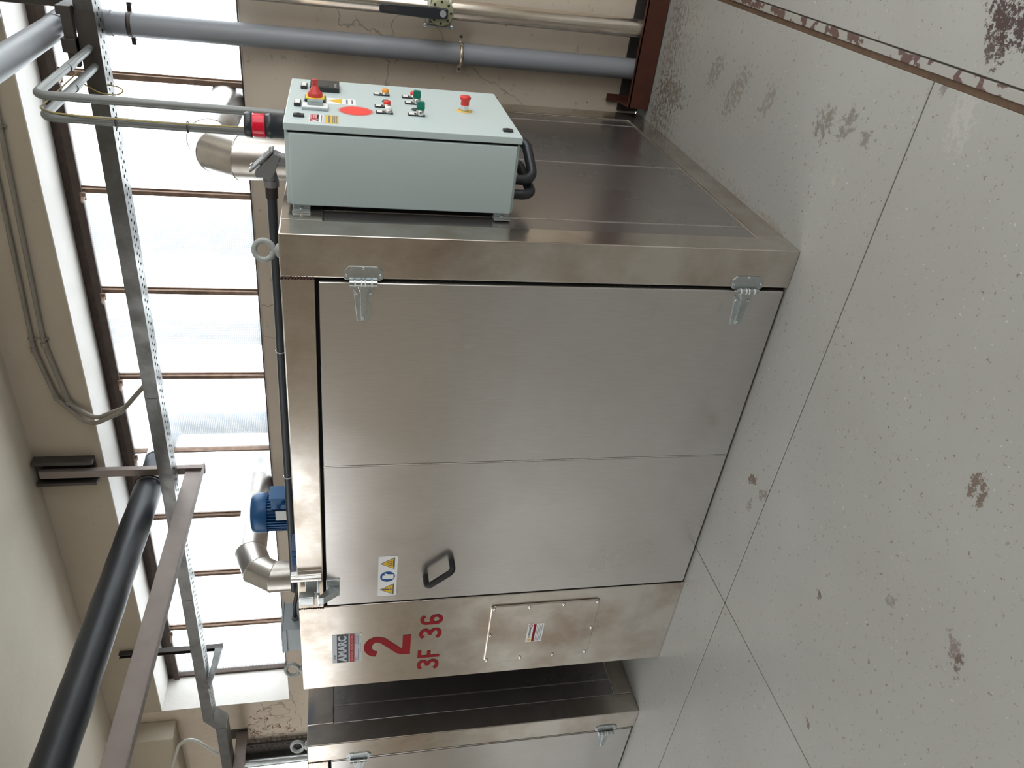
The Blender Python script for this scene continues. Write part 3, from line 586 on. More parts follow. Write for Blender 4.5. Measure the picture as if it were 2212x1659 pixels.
def selector(px, py):
    y, z = cp(px, py); holder(px, py, y, z)
    o = MB().lathe([(.0148, 0), (.0148, .014), (.0138, .016), (0, .016)], (CXD+.004, y, z), (1, 0, 0), 24).build('selector_switch', 'chrome', cdo)
    mb = MB(); mb.cyl((CXD+.02, y, z), (CXD+.026, y, z), .0125, 24); mb.prism([(CXD+.024, z-.0145), (CXD+.048, z-.013), (CXD+.050, z+.010), (CXD+.044, z+.0145), (CXD+.024, z+.0145)], 'y', y-.008, y+.008)
    mb.build('selector_knob', 'green', o, .002)
button(832, 206, 'orange'); button(836, 232, 'red_plastic'); button(839, 245, 'white_plastic'); button(893, 212, 'red_plastic')
blank(834, 220); blank(898, 238); selector(900, 225); selector(908, 250)
# emergency stop
y, z = cp(1003, 240)
e = MB().lathe([(.030, 0), (.030, .0015), (.012, .0018)], (CXD, y, z), (1, 0, 0), 32).build('emergency_stop', 'amber_ring', cdo, label='red mushroom emergency stop on a yellow disc')
MB().torus((CXD+.0015, y, z), (1, 0, 0), .022, .0018, 32, 8).build('stop_ring', 'yellow', e)
MB().lathe([(.0150, 0), (.0150, .022)], (CXD+.001, y, z), (1, 0, 0), 24).build('stop_collar', 'chrome', e)
MB().lathe([(.0155, 0), (.0155, .016), (.0205, .023), (.0205, .028), (.017, .032), (0, .033)], (CXD+.022, y, z), (1, 0, 0), 28).build('stop_mushroom', 'red_plastic', e)
# temperature display
(ya, za), (yb, zb) = cp(673, 183), cp(733, 201); za2, zb2 = 1.82, 1.715
y0, y1 = cp(700, 199)[0]-.004, cp(700, 184)[0]; z1, z0 = cp(670, 190)[1], cp(733, 192)[1]
dsp = B(CXD, CXD+.018, y0, y1, z0, z1).build('temperature_display', 'plastic_black', cdo, .002)
B(CXD+.018, CXD+.0188, y0+.008, y1-.008, z1-.07, z1-.010).build('display_screen', 'plastic_dark', dsp)
mb = MB()
for k2 in range(3): mb.box(CXD+.018, CXD+.0192, y0+.01+k2*.02, y0+.02+k2*.02, z0+.010, z0+.018)
mb.build('display_keys', 'print_grey', dsp)
# main switch
y, z = cp(681, 216)
ms_ = B(CXD, CXD+.010, y-.036, y+.036, z-.036, z+.036).build('main_switch', 'plastic_black', cdo, .003, label='red and yellow main switch')
B(CXD+.010, CXD+.013, y-.032, y+.032, z-.032, z+.032).build('switch_plate', 'yellow', ms_, .001)
mb = MB(); mb.lathe([(.026, 0), (.026, .012), (.017, .022), (.011, .034), (.009, .036)], (CXD+.013, y, z), (1, 0, 0), 28)
mb.prism([(CXD+.02, z-.024), (CXD+.034, z-.017), (CXD+.046, z-.009), (CXD+.070, z-.008), (CXD+.072, z+.008), (CXD+.046, z+.009), (CXD+.034, z+.017), (CXD+.02, z+.024)], 'y', y-.007, y+.007)
mb.build('switch_handle', 'red_knob', ms_, .002)
# hour counter, keys, stickers, paint mark
y, z = cp(681, 234)
hcn = B(CXD, CXD+.009, y-.031, y+.031, z-.044, z+.044).build('hour_counter', 'box_grey', cdo, .002)
B(CXD+.009, CXD+.011, y-.029, y+.029, z-.042, z+.042).build('counter_face', 'print_white', hcn); B(CXD+.011, CXD+.026, y-.006, y+.022, z-.026, z+.026).build('counter_window', 'clear_plastic', hcn, .002)
for px, py in ((645, 251), (1097, 284)):
    y, z = cp(px, py); o = MB().prism(roundrect(y, z, .026, .036, .006), 'x', CXD, CXD+.008).build('door_lock', 'plastic_black', cdo, .0015); MB().torus((CXD+.008, y, z), (1, 0, 0), .008, .0018, 18, 6).build('key_ring', 'plastic_dark', o)
def sticker(name, a, b2, mat, **k):
    (y0_, z1_), (y1_, z0_) = cp(*a), cp(*b2); y0_, y1_ = sorted((y0_, y1_)); z0_, z1_ = sorted((z0_, z1_))
    return B(CXD, CXD+.0012, y0_, y1_, z0_, z1_).build(name, mat, cdo, **k), y0_, y1_, z0_, z1_
s_, y0, y1, z0, z1 = sticker('warning_label', (705, 224), (768, 216), 'print_white')
MB().prism([(y0+.006, z0+.048), (y1-.004, z0+.048), ((y0+y1)/2, z1-.006)], 'x', CXD, CXD+.0018).build('label_triangle', 'sign_yellow', s_)
mb = MB(); mb.box(CXD, CXD+.0017, y0+.012, y1-.012, z0+.028, z0+.034); mb.box(CXD, CXD+.0017, y0+.012, y1-.012, z0+.010, z0+.015); mb.build('small_print', 'print_text', s_)
s_, y0, y1, z0, z1 = sticker('prohibition_sticker', (667, 263), (699, 249), 'print_white')
zm = z0+(z1-z0)*.36
B(CXD, CXD+.0018, y0+(y1-y0)*.40, y1-.003, zm, z1-.003).build('sticker_block', 'print_red', s_)
mb = MB()
for k2, zq in enumerate((.18, .42, .68)): mb.box(CXD, CXD+.0022, y0+(y1-y0)*.44, y1-.006, zm+(z1-zm)*zq, zm+(z1-zm)*(zq+.16))
mb.build('sticker_lettering', 'print_pink', s_)
MB().torus((CXD+.001, y0+(y1-y0)*.20, (zm+z1)/2), (1, 0, 0), .012, .002, 20, 6).build('sticker_ring', 'print_red', s_)
mb = MB(); mb.box(CXD, CXD+.0018, y0+.004, y1-.006, z0+.004, z0+.008); mb.box(CXD, CXD+.0018, y0+.004, y1-.004, z0+.014, z0+.019); mb.build('small_print', 'print_text', s_)
s_, y0, y1, z0, z1 = sticker('yellow_sticker', (702, 266), (731, 251), 'sign_yellow')
mb = MB()
for q0, q1 in ((.10, .16), (.24, .31), (.38, .45), (.62, .78)): mb.box(CXD, CXD+.0018, y0+.006, y1-.004, z0+(z1-z0)*q0, z0+(z1-z0)*q1)
mb.build('small_print', 'print_text', s_)
# sprayed red dot: dense disc with a thin soft rim
m, tt, N, L, b = nt('spray_dot'); tc = N.new('ShaderNodeTexCoord'); ln = N.new('ShaderNodeVectorMath'); ln.operation = 'LENGTH'; L.new(tc.outputs['Object'], ln.inputs[0])
mr = N.new('ShaderNodeMapRange'); mr.interpolation_type = 'SMOOTHSTEP'; mr.inputs[1].default_value = .042; mr.inputs[2].default_value = .068; mr.inputs[3].default_value = 1; mr.inputs[4].default_value = 0
L.new(ln.outputs['Value'], mr.inputs[0]); L.new(mr.outputs[0], b.inputs['Alpha']); b.inputs['Base Color'].default_value = (.85, .055, .04, 1); b.inputs['Roughness'].default_value = .5
y, z = cp(769, 240)
sd = MB().lathe([(.072, 0), (.05, .0002), (0, .0003)], (0, 0, 0), (1, 0, 0), 40).build('paint_dot', 'spray_dot', cdo, label='round spot of red spray paint'); sd.location = (CXD+.0006, y, z)
# warning beacon on the cabinet roof
bp_ = on(570, 270, 'y', .36); bx, by = bp_.x-.002, .36
bea = thing('signal_beacon', 'black signal beacon with red lens standing on the grey control cabinet', 'beacon', (bx, by, CZ1))
MB().lathe([(0, 0), (.036, 0), (.038, .004), (.038, .044), (.041, .046), (.041, .058), (.039, .060), (.039, .068), (0, .068)], (bx, by, CZ1), (0, 0, 1), 32).build('base', 'plastic_black', bea)
MB().lathe([(.039, .068)]+[(.0395-.0006*(k % 2), .068+.043*k/8) for k in range(9)]+[(.0, .111)], (bx, by, CZ1), (0, 0, 1), 32).build('lens', 'lens_red', bea)
MB().lathe([(.0, .111), (.041, .111), (.042, .115), (.042, .128), (.038, .135), (0, .136)], (bx, by, CZ1), (0, 0, 1), 32).build('cap', 'plastic_black', bea)
# corrugated hoses looping under the cabinet
def hose(name, pts, r, mat, fr_=.12, step=.0035):
    pth = resample(fillet(pts, .05, 14), step)
    return MB().tube(pth, r, 14, rf=lambda i: r*(1-fr_*(i % 2))).build(name, mat)
tag(hose('flexible_hose', [(.215, .46, CZ0+.01), (.215, .46, .995), (.115, .30, .985), (.115, .30, CZ0+.01)], .019, 'plastic_black'), 'black corrugated hose looping under the control cabinet, nearer its door', 'hose', 'corrugated hoses under the cabinet')
tag(hose('flexible_hose', [(.11, .52, CZ0+.01), (.11, .52, 1.0), (.07, .27, .99), (.07, .27, CZ0+.01)], .019, 'plastic_black'), 'black corrugated hose looping under the control cabinet, nearer the oven side', 'hose', 'corrugated hoses under the cabinet')

# ------------------------------------------------------------------ on top of the ovens
# exhaust ducts
def duct(x, y, label):
    r = .103; zt = 2.31
    t = thing('exhaust_duct', label, 'duct', (x, y, H_), 'steel exhaust ducts')
    pts = [Vector((x, y, H_+.001)), Vector((x, y, 2.145)), Vector((x, y+.075, 2.255)), Vector((x, y+.235, zt)), Vector((x, 2.9, zt+.01))]
    dirs = [(b2-a).normalized() for a, b2 in zip(pts, pts[1:])]
    n = 32; rings = []
    for i, p in enumerate(pts):
        nrm = dirs[0] if i == 0 else dirs[-1] if i == len(pts)-1 else (dirs[i-1]+dirs[i]).normalized()
        d = dirs[min(i, len(dirs)-1)]; a = Vector((1, 0, 0)); ring = []
        for k in range(n):
            th = 2*math.pi*k/n; c = d.cross(a); q = p+(a*math.cos(th)+c*math.sin(th))*r
            ring.append(q+d*((p-q).dot(nrm)/d.dot(nrm)))
        rings.append(ring)
    for i in range(len(pts)-1):
        mb = MB(); mb._add(rings[i]+rings[i+1], [(k, (k+1) % n, (k+1) % n+n, k+n) for k in range(n)], True)
        s = mb.build('duct_section', 'steel_duct', t)
        mb = MB(); rg = rings[i+1] if i < 3 else None
        if rg: mb.tube(rg+[rg[0], rg[1]], .0028, 6, cap=False); mb.build('duct_seam', 'steel_duct', s)
    MB().torus((x, y, H_+.05), (0, 0, 1), r, .003, 32, 6).build('duct_seam', 'steel_trim', t)
    MB().lathe([(r+.03, 0), (r+.03, .008), (r, .008)], (x, y, H_+.001), (0, 0, 1), 32).build('duct_flange', 'steel_duct', t)
    return t
duct(-.205, 1.36, 'bent stainless exhaust duct rising behind the control cabinet to the window')
duct(-3.06, 1.34, 'bent stainless exhaust duct rising behind the blue motor to the window')
# blue fan motor
mx_, my_, mr_ = -1.96, .80, .098
mo = thing('fan_motor', 'blue finned electric motor standing upright on the oven roof', 'motor', (mx_, my_, H_))
MB().cyl((mx_, my_, H_), (mx_, my_, 2.085), mr_-.012, 32).build('motor_body', 'motor_blue', mo)
for k in range(36):
    a = 2*math.pi*k/36; d = Vector((math.cos(a), math.sin(a), 0)); n_ = Vector((-d.y, d.x, 0))*.003
    c0 = Vector((mx_, my_, 0))+d*(mr_-.014); c1 = Vector((mx_, my_, 0))+d*(mr_+.004)
    MB()._add([(*(c0-n_).xy, H_+.02), (*(c1-n_).xy, H_+.02), (*(c1+n_).xy, H_+.02), (*(c0+n_).xy, H_+.02), (*(c0-n_).xy, 2.08), (*(c1-n_).xy, 2.08), (*(c1+n_).xy, 2.08), (*(c0+n_).xy, 2.08)],
              [(0, 3, 2, 1), (4, 5, 6, 7), (0, 1, 5, 4), (1, 2, 6, 5), (2, 3, 7, 6), (3, 0, 4, 7)]).build('cooling_fin', 'motor_blue', mo)
MB().lathe([(.0, .205), (.106, .205), (.108, .21), (.108, .262), (.098, .285), (.078, .292), (.06, .287), (0, .287)], (mx_, my_, H_-.008), (0, 0, 1), 36).build('fan_cowl', 'motor_blue', mo)
tb = B(mx_+.085, mx_+.16, my_-.075, my_+.02, 1.925, 2.055).build('terminal_box', 'motor_blue', mo, .006, 3)
B(mx_+.155, mx_+.166, my_-.08, my_+.025, 1.92, 2.06).build('box_lid', 'motor_blue', tb, .003); MB().cyl((mx_+.12, my_-.075, 1.985), (mx_+.12, my_-.095, 1.985), .02, 6).build('cable_gland', 'motor_blue', tb)
B(mx_+.035, mx_+.10, my_-.104, my_-.1, 1.93, 2.03).build('rating_plate', 'print_white', mo, .001)
# small blue relay box, grey terminal box with cable
p = on(633, 1187, 'y', .2); q = on(633, 1240, 'y', .2)
rb = thing('relay_box', 'small dark blue relay box lying on the oven roof beside the stop bar', 'relay box', ((p.x+q.x)/2, .21, H_))
B(q.x, p.x, .19, .30, H_, 1.916).build('housing', 'box_blue', rb, .004); B(p.x-.09, p.x-.005, .188, .192, H_+.004, 1.914).build('front_label', 'sign_blue', rb)
MB().torus((p.x-.03, .187, 1.898), (0, 1, 0), .010, .0018, 18, 6).build('earth_symbol', 'print_text', rb)
p = on(630, 1362, 'y', .22); q = on(630, 1408, 'y', .22)
gb = thing('terminal_box', 'grey sheet metal terminal box with black cable on the oven roof', 'terminal box', ((p.x+q.x)/2, .3, H_))
mb = MB(); mb.box(q.x, p.x, .225, .40, H_, 1.984); mb.build('housing', 'box_grey', gb, .002)
mb = MB(); mb.box(q.x-.006, p.x+.006, .218, .41, 1.984, 1.992); mb.box(q.x-.002, p.x+.003, .219, .224, 1.965, 1.984); mb.build('lid', 'box_grey', gb, .001)
MB().cyl((p.x, .29, 1.925), (p.x+.022, .29, 1.925), .017, 6).build('cable_gland', 'cast_grey', gb)
MB().tube(fillet([(p.x+.015, .29, 1.925), (p.x+.10, .29, 1.925), (p.x+.24, .31, 1.90), (p.x+.42, .34, 1.893), (p.x+.6, .40, 1.892)], .08, 6), .010, 12).build('cable', 'cable_black', gb)
# conduit body beside the cabinet and the dark conduit along the roof
fx, fy, fz = .075, .50, 1.955
cf = thing('conduit_fitting', 'grey cast conduit elbow with slanted bolted cover on the cabinet roof', 'conduit fitting', (fx, fy, CZ1))
mb = MB(); mb.cyl((fx, fy, CZ1), (fx, fy, fz), .024, 24); mb.cyl((fx, fy, fz-.005), (fx-.075, fy, fz-.02), .026, 24); mb.cyl((fx-.075, fy, fz-.02), (fx-.10, fy, fz-.02), .029, 24)
mb.prism([(fx-.06, fz-.03), (fx+.02, fz-.06), (fx+.03, fz-.035), (fx-.045, fz+.035), (fx-.062, fz+.03)], 'y', fy-.028, fy+.028); mb.build('elbow_body', 'cast_grey', cf, .003)
c0 = Vector((fx-.004, fy, fz+.006)); nn = Vector((1, 0, .95)).normalized(); uu = Vector((nn.z, 0, -nn.x)); vv = Vector((0, 1, 0))
def plate(c, hu, hv, t0, t1): return MB()._add([c+uu*a+vv*b2+nn*h for h in (t0, t1) for a, b2 in ((-hu, -hv), (hu, -hv), (hu, hv), (-hu, hv))], [(3, 2, 1, 0), (4, 5, 6, 7), (0, 1, 5, 4), (1, 2, 6, 5), (2, 3, 7, 6), (3, 0, 4, 7)])
cv = plate(c0, .058, .033, 0, .008).build('cover', 'cast_grey', cf, .003)
for a in (-.047, .047):
    for b2 in (-.022, .022): MB().cyl(c0+uu*a+vv*b2+nn*.008, c0+uu*a+vv*b2+nn*.013, .0055, 10).build('screw', 'chrome', cv)
rc = thing('roof_conduit', 'dark conduit pipe running along the oven roof from the cast elbow', 'conduit', (-1, fy, H_))
MB().cyl((fx-.10, fy, fz-.02), (-2.25, fy, fz-.016), .0185, 20).build('pipe', 'conduit_dark', rc); MB().cyl((fx-.098, fy, fz-.02), (fx-.145, fy, fz-.02), .0235, 24).build('coupling', 'brown_coupling', rc)
for x in (-.75, -1.45): mb = MB(); mb.torus((x, fy, fz-.018), (1, 0, 0), .0195, .003, 20, 6); mb.box(x-.006, x+.006, fy-.004, fy+.004, H_, fz-.036); mb.build('pipe_clip', 'zinc', rc)
for x in (-.35, -2.1): B(x-.008, x+.008, fy-.012, fy+.012, H_, fz-.035).build('pipe_foot', 'conduit_dark', rc)
# two steel conduits rising from the cabinet to the tray, earth wire tied along one
for (x, y, zb, lab) in ((.172, .75, 2.76, 'steel conduit rising from the cabinet to the cable tray, nearer the tall grey pipe'), (.094, .75, 2.75, 'steel conduit rising from the cabinet to the tray, with earth wire tied along it')):
    t = thing('steel_conduit', lab, 'conduit', (x, y, CZ1), 'steel conduits above the cabinet')
    MB().tube(fillet([(x, y, CZ1-.004), (x+.012, y, zb), (x+.005, 1.66, zb+.025)], .045, 8), .0165, 18).build('pipe', 'conduit_grey', t)
    MB().cyl((x, y, CZ1), (x, y, CZ1+.03), .021, 8).build('lock_nut', 'conduit_dark', t)
    MB().cyl((x+.006, 1.2, zb+.012), (x+.006, 1.28, zb+.014), .0195, 18).build('coupling', 'conduit_grey', t)
t = thing('earth_wire', 'thin yellow green earth wire looping from the cable tray down the conduit', 'wire', (.1, .73, CZ1))
MB().tube(fillet([(.118, .733, 1.95), (.118, .726, 2.3), (.122, .731, 2.62), (.124, .745, 2.715), (.122, .80, 2.772), (.118, 1.15, 2.785), (.112, 1.42, 2.80), (.095, 1.50, 2.835), (.03, 1.56, 2.83), (-.015, 1.588, 2.77), (-.02, 1.592, 2.70), (.0, 1.60, 2.665), (.01, 1.63, 2.70), (.01, 1.65, 2.745)], .06, 6), .0032, 8).build('wire', 'wire_yellow', t)
for z in (2.25, 2.5): MB().torus((.103, .745, z), (0, 0, 1), .021, .002, 18, 6).build('cable_tie', 'plastic_black', t)

# ------------------------------------------------------------------ pipes on the back wall
px_, py_ = .243, 1.868
t = thing('plastic_drain_pipe', 'tall grey plastic pipe against the wall, turning towards the room near the ceiling', 'pipe', (px_, py_, 0))
MB().cyl((px_, py_, .003), (px_, py_, 2.82), .054, 32).build('pipe', 'pvc_grey', t)
MB().tube(fillet([(px_, py_, 2.80), (px_, py_, 2.945), (px_-.01, py_-.16, 2.945)], .09, 10), .0575, 32).build('elbow', 'pvc_grey', t)
MB().cyl((px_-.01, py_-.14, 2.945), (px_-.05, -2.2, 2.935), .054, 32).build('pipe', 'pvc_grey', t)
MB().lathe([(.058, 0), (.058, .07)], (px_, py_, 2.74), (0, 0, 1), 32).build('socket', 'pvc_grey', t)
for z in (1.062, 2.66):
    mb = MB(); mb.lathe([(.055, -.010), (.0565, -.010), (.0565, .010), (.055, .010)], (px_, py_, z), (0, 0, 1), 32); mb.box(px_-.095, px_-.05, py_+.02, py_+.0235, z-.010, z+.010); mb.box(px_+.05, px_+.095, py_+.02, py_+.0235, z-.010, z+.010)
    k = mb.build('pipe_clamp', 'steel_pipe' if z < 2 else 'dark_steel', t)
    for s in (-1, 1): MB().cyl((px_+s*.08, py_+.02, z), (px_+s*.08, py_+.012, z), .007, 6).build('bolt', 'dark_steel', k); MB().cyl((px_+s*.08, py_+.023, z), (px_+s*.08, YB+.001, z), .004, 8).build('stud', 'dark_steel', k)
# stainless riser with butterfly valve
vx, vy, vz = .452, 1.84, 1.195
t = thing('steel_riser_pipe', 'shiny stainless riser pipe beside the grey plastic pipe', 'pipe', (vx, vy, 0))
MB().cyl((vx, vy, .003), (vx, vy, vz-.055), .047, 32).build('pipe', 'steel_pipe', t); MB().cyl((vx, vy, vz+.055), (vx, vy, 3.6), .047, 32).build('pipe', 'steel_pipe', t)
for s in (-1, 1): MB().lathe([(.047, 0), (.084, 0), (.084, .012), (.047, .012)], (vx, vy, vz+s*.052-(.006)), (0, 0, 1), 32).build('flange', 'valve_white', t)
t = thing('butterfly_valve', 'pale green butterfly valve with black lever on the stainless riser', 'valve', (vx, vy, vz))
MB().cyl((vx, vy, vz-.042), (vx, vy, vz+.042), .068, 32).build('valve_body', 'valve_green', t)
MB().cyl((vx, vy-.06, vz), (vx, vy-.125, vz), .026, 20).build('valve_neck', 'valve_green', t)
dk = MB().lathe([(0, 0), (.062, 0), (.062, .010), (.056, .013), (0, .013)], (vx, vy-.125, vz), (0, -1, 0), 32).build('index_disc', 'valve_green', t)
for k in range(8): a = k*math.pi/4; MB().cyl((vx+.048*math.cos(a), vy-.137, vz+.048*math.sin(a)), (vx+.048*math.cos(a), vy-.1395, vz+.048*math.sin(a)), .006, 10).build('index_notch', 'plastic_black', dk)
lv = MB().prism([(vx-.022, vz-.03), (vx+.022, vz-.03), (vx+.026, vz+.05), (vx+.02, vz+.29), (vx+.012, vz+.30), (vx-.016, vz+.30), (vx-.022, vz+.29), (vx-.028, vz+.05)], 'y', vy-.143, vy-.165).build('lever', 'plastic_black', t, .005, label='black lever')
B(vx-.012, vx+.012, vy-.1665, vy-.164, vz+.215, vz+.28).build('lever_grip', 'plastic_dark', lv); MB().cyl((vx, vy-.165, vz-.005), (vx, vy-.169, vz-.005), .016, 20).build('lever_cap', 'print_grey', lv)
for s in (-1, 1):
    for dx in (-.078, .078): o = MB(); o.cyl((vx+dx, vy-.03, vz-.075), (vx+dx, vy-.03, vz+.075), .006, 8); o.cyl((vx+dx, vy-.03, s*.072+vz), (vx+dx, vy-.03, s*.062+vz), .013, 6); o.build('flange_bolt', 'zinc', t)
# red oxide guard along the foot of the pipes
gx0 = .055
t = thing('pipe_guard', 'rust red steel guard on the floor around the pipe feet', 'guard', (.8, 1.83, 0))
B(gx0, 2.2, 1.772, 1.780, .004, .118).build('front_plate', 'rust_red', t, .001); B(gx0, 2.2, 1.772, 1.800, .110, .118).build('top_lip', 'rust_red', t, .001)
for x in (gx0, .66, 1.5):
    MB().prism([(1.78, .05), (1.78, .116), (1.925, .145), (1.925, .095)], 'x', x, x+.008).build('end_bracket', 'rust_red', t)
    B(x-.005, x+.035, 1.925, 1.936, .02, .20).build('wall_plate', 'rust_red', t, .001)

# ------------------------------------------------------------------ cable tray and overhead steel
TY0, TY1, TZ0, TZ1 = 1.60, 1.735, 2.742, 2.822
tray = thing('cable_tray', 'long perforated galvanised cable tray crossing in front of the big window', 'cable tray', (-1.5, 1.67, TZ0))
TX0 = -5.02
def perforated(name, x0, x1, y0, y1, z, parent, axis='x', mat='galvanised'):
    """sheet with two staggered rows of open holes, along x (flat) or along z (upright)"""
    mb = MB(); wd = y1-y0; ny = 7; cw = wd/ny; nx = int((x1-x0)/.0155)
    dx = (x1-x0)/nx
    for j in range(ny):
        run = 0
        for i in range(nx+1):
            hole = i < nx and ((j == 2 and i % 3 == 1) or (j == 4 and i % 3 == 2))
            if hole or i == nx:
                if i > run:
                    a, b2, c, d = x0+run*dx, x0+i*dx, y0+j*cw, y0+(j+1)*cw
                    mb._add([(a, c, z), (b2, c, z), (b2, d, z), (a, d, z)] if axis == 'x' else [(c, z, a), (d, z, a), (d, z, b2), (c, z, b2)], [(0, 1, 2, 3)])
                run = i+1
    return mb.build(name, mat, parent)
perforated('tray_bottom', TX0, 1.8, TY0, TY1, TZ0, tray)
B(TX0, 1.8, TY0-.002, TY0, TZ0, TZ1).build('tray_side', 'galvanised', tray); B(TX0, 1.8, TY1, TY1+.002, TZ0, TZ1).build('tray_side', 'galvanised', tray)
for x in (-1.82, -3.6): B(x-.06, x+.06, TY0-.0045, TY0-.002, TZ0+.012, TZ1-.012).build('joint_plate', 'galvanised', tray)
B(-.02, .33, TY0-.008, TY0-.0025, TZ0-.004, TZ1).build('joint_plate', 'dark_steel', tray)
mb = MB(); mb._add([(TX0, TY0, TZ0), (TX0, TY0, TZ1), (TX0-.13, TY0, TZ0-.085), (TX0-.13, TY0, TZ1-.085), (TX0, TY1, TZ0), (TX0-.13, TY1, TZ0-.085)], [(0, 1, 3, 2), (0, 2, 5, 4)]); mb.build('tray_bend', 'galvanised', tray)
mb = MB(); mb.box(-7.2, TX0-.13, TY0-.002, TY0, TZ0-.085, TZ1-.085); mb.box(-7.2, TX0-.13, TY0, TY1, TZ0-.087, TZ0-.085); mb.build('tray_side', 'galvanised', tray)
for k, (y, r) in enumerate(((1.63, .012), (1.66, .014), (1.695, .011))):
    tag(MB().cyl((TX0+.02, y, TZ0+.004+r), (1.7, y, TZ0+.004+r), r, 10).build('power_cable', 'cable_black'), 'black power cable inside the perforated tray, %s of three' % ('nearest the room', 'the middle one', 'nearest the window')[k], 'cable', 'cables in the tray')
# tray hangers
def hanger(x, z0, z1, lab, arm=True):
    t = thing('tray_hanger', lab, 'hanger', (x, 1.9, z1))
    mb = MB(); mb.box(x-.02, x+.02, 1.92, 1.944, z0, z1); mb.box(x-.02, x-.016, 1.90, 1.92, z0, z1); mb.box(x+.016, x+.02, 1.90, 1.92, z0, z1); mb.build('post', 'dark_steel', t)
    if arm: MB().prism([(1.90, z0), (1.90, z0+.06), (1.55, TZ0-.003), (1.55, TZ0-.024)], 'x', x-.022, x+.022).build('arm', 'galvanised', t, .002)
hanger(-4.50, 2.66, 3.45, 'slotted steel hanger holding the cable tray near the lit window reveal')
t = thing('tray_hanger', 'dark steel hanger holding the cable tray above the grey plastic pipe', 'hanger', (.327, 1.9, 3.4))
B(.282, .345, 1.926, 1.944, 2.80, 3.655).build('post', 'dark_steel', t, .003); B(.308, .345, 1.60, 1.926, 2.83, 2.90).build('arm', 'dark_steel', t, .003)
B(.16, .22, 1.55, 1.62, 2.826, 2.885).build('foot', 'dark_steel', t, .002); B(.10, .352, 1.56, 1.598, 2.826, 2.87).build('cross_bar', 'dark_steel', t, .002)
# gallows bracket carrying the black pipe
gxp = -2.552
t = thing('gallows_bracket', 'brown steel gallows bracket carrying the black pipe from the upper wall', 'bracket', (gxp, 1.9, 3.6))
mb = MB(); mb.box(gxp-.10, gxp+.10, 1.925, 1.943, 3.29, 3.655); mb.box(gxp+.075, gxp+.10, 1.87, 1.925, 3.29, 3.655); mb.box(gxp-.10, gxp-.075, 1.87, 1.925, 3.29, 3.655); mb.build('wall_channel', 'dark_steel', t, .003)
B(gxp-.028, gxp+.028, 1.865, 1.905, 2.60, 3.62).build('post', 'primer_steel', t, .003)
bm = MB(); p0 = Vector((gxp, 1.90, 2.665)); p1 = Vector((gxp+.27, -1.6, 2.665)); sd_ = Vector((1, .07, 0)).normalized()
def beam(mb, a, b2, hw, z0, z1): mb._add([a-sd_*hw+Vector((0, 0, z0)), a+sd_*hw+Vector((0, 0, z0)), a+sd_*hw+Vector((0, 0, z1)), a-sd_*hw+Vector((0, 0, z1)), b2-sd_*hw+Vector((0, 0, z0)), b2+sd_*hw+Vector((0, 0, z0)), b2+sd_*hw+Vector((0, 0, z1)), b2-sd_*hw+Vector((0, 0, z1))], [(0, 1, 2, 3), (7, 6, 5, 4), (0, 4, 5, 1), (1, 5, 6, 2), (2, 6, 7, 3), (3, 7, 4, 0)])
beam(bm, p0, p1, .004, -.06, .06); beam(bm, p0+sd_*.025, p1+sd_*.025, .025, -.062, -.055)
bm.build('arm', 'primer_steel', t, .002)
mb = MB(); mb.torus((gxp-.127, 1.88, 2.972), (.05, 1, 0), .094, .006, 28, 8); mb.box(gxp-.12, gxp-.02, 1.87, 1.895, 2.862, 2.882); mb.build('pipe_clip', 'rust_red', t)
# black wrapped pipe through the window, with its fall pipe outside
a, b2 = Vector((-2.685, 1.95, 2.972)), Vector((-2.50, -.25, 2.965)); dv = (b2-a).normalized(); far = a-dv*.72
bpn = thing('black_exhaust_pipe', 'thick black wrapped pipe running from the window out over the room', 'pipe', (a.x, a.y, a.z))
MB().tube(resample([a+dv*.12, a+dv*3.6], .12), .090, 32, rf=lambda i: .090+.0015*math.sin(i*2.3)+.001*math.sin(i*5.1)).build('wrapped_pipe', 'black_wrap', bpn)
MB().cyl(a+dv*.12, a-dv*.22, .084, 32).build('inner_pipe', 'conduit_dark', bpn); MB().cyl(a-dv*.22, a-dv*.36, .089, 32).build('band', 'wrap_band', bpn)
MB().cyl(a-dv*.36, a-dv*.42, .090, 32).build('collar', 'plastic_dark', bpn)
MB().tube(fillet([a-dv*.42, far, far+Vector((0, 0, -.2)), far+Vector((0, 0, -2.5))], .12, 8), .086, 24).build('fall_pipe', 'outdoor_grey', bpn)
# other things outside the glass
for pa, pb, Yo, lab in (((400, 692), (400, 742), 3.6, 'narrow pale pipe outside the window, faint through the glass'), ((400, 440), (400, 548), 3.9, 'broad pale column outside the window, faint through the glass')):
    p, q = on(*pa, 'y', Yo), on(*pb, 'y', Yo); r = (p.x-q.x)/2
    mb = MB().cyl(((p.x+q.x)/2, Yo, 0), ((p.x+q.x)/2, Yo, 4.6), r, 24); tag(mb.build('outdoor_pipe' if r < .15 else 'outdoor_column', 'outdoor_grey'), lab, 'pipe' if r < .15 else 'column')
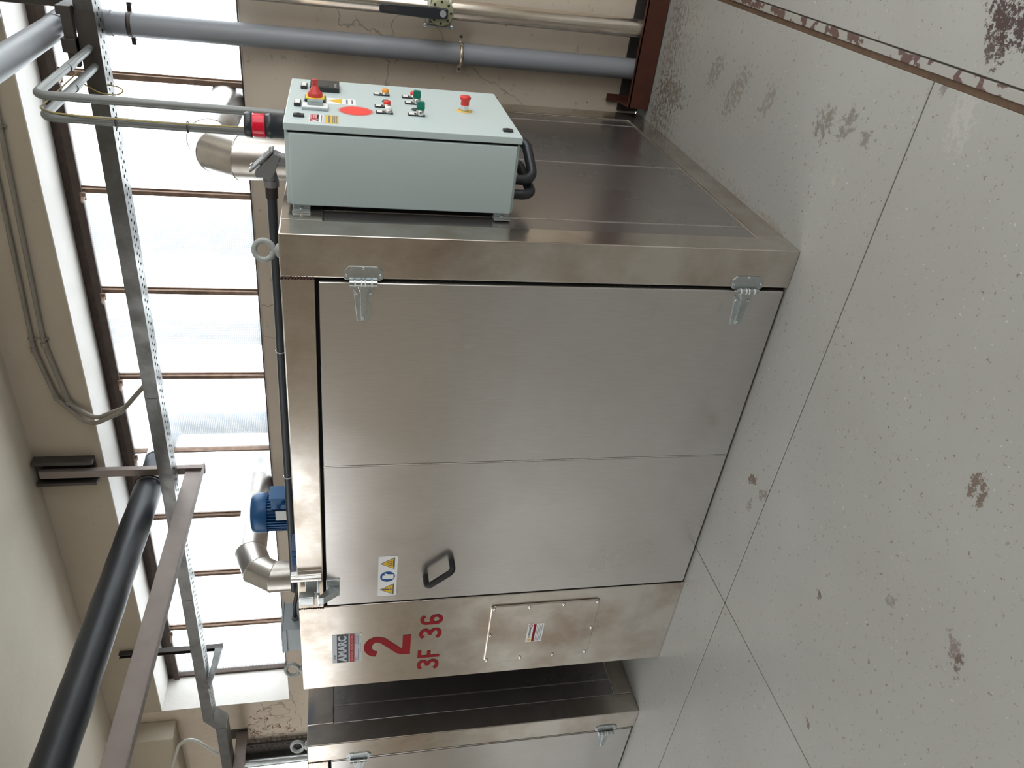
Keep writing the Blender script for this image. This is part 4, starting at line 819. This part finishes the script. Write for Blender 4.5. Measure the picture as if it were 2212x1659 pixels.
# small conduits on the lintel band, bending down to the tray
for k, (dz, dx, lab) in enumerate(((0, 0, 'upper of two thin grey conduits on the wall band above the window'), (-.062, .035, 'lower of two thin grey conduits on the wall band above the window'))):
    t = thing('wall_conduit', lab, 'conduit', (-1, 1.93, 3.45+dz), 'thin conduits above the window')
    MB().cyl((2.5, 1.925, 3.30+dz), (-1.62+dx, 1.925, 3.475+dz), .0125, 14).build('pipe', 'wall_conduit', t)
    MB().tube(fillet([(-1.62+dx, 1.925, 3.475+dz), (-1.98-dx, 1.925, 3.42+dz), (-2.18+1.6*dx, 1.90, 3.26+dz*.6), (-2.0+dx, 1.80, 3.03+dz*.5), (-1.68, 1.68, 2.80)], .09, 8), .0145, 14).build('flexible_end', 'wall_conduit', t)
    for x, z in ((-1.62+dx, 3.475+dz), (-1.97-dx, 3.42+dz)): MB().cyl((x+.015, 1.925, z), (x-.015, 1.925, z), .019, 12).build('coupling', 'wall_conduit', t)
    for x in (-.30, -1.55): mb = MB(); mb.torus((x, 1.925, 3.30+dz+(2.5-x)/4.12*.175), (1, 0, -.04), .014, .004, 14, 6); mb.box(x-.006, x+.006, 1.93, 1.944, 3.30+dz+(2.5-x)/4.12*.175-.025, 3.30+dz+(2.5-x)/4.12*.175+.025); mb.build('conduit_clip', 'wall_conduit', t)
# thin pipes high up near the corner of the picture
for k, (px, py, r) in enumerate(((28, 8, .018), (20, 16, .022), (12, 24, .014))):
    p = on(px, py, 'z', 3.30-.03*k); o = MB().cyl((p.x, -2.2, p.z), (p.x, 1.9, p.z), r, 16).build('ceiling_conduit', 'zinc' if k == 1 else 'conduit_grey')
    tag(o, 'thin pipe running out from the wall above the grey plastic pipe, %s of three' % ('highest', 'middle', 'lowest')[k], 'conduit', 'thin pipes above the grey plastic pipe')
# --- far left corner
p = on(505, 1580, 'y', YB)
t = thing('cantilever_bracket', 'brown steel bracket reaching out from the peeling wall at the far left', 'bracket', (p.x, YB, p.z))
B(p.x-.04, p.x+.0, .9, YB-.008, 2.555, 2.652).build('arm', 'primer_steel', t, .003); B(p.x-.10, p.x+.03, YB-.010, YB-.0005, p.z-.12, p.z+.12).build('wall_plate', 'dark_steel', t, .002)
p, q = on(570, 1604, 'y', 1.9), on(570, 1626, 'y', 1.9)
t = thing('upright_cable_tray', 'perforated grey cable tray standing upright on the wall behind the second oven', 'cable tray', ((p.x+q.x)/2, 1.9, 1.0))
perforated('tray_back', .4, 2.62, q.x, p.x, 1.905, t, 'z', 'dark_steel'); B(q.x-.003, q.x, 1.85, 1.906, .4, 2.62).build('tray_side', 'galvanised', t); B(p.x, p.x+.003, 1.885, 1.906, .4, 2.62).build('tray_side', 'dark_steel', t)
p = on(570, 1634, 'y', 1.86)
tag(MB().cyl((p.x-.066, 1.86, .003), (p.x-.066, 1.86, 2.64), .05, 24).build('pale_riser_pipe', 'zinc'), 'pale metal riser pipe beside the upright cable tray at far left', 'pipe')
p0, p1, p2, p3 = on(372, 1655, 'y', 1.72), on(386, 1610, 'y', 1.72), on(412, 1592, 'y', 1.70), on(470, 1628, 'y', 1.66)
tag(MB().tube(fillet([p0+Vector((0, 0, -.0)), p1, p2, p3], .12, 8), .014, 12).build('white_hose', 'hose_white'), 'pale flexible hose arching into the end of the cable tray', 'hose')
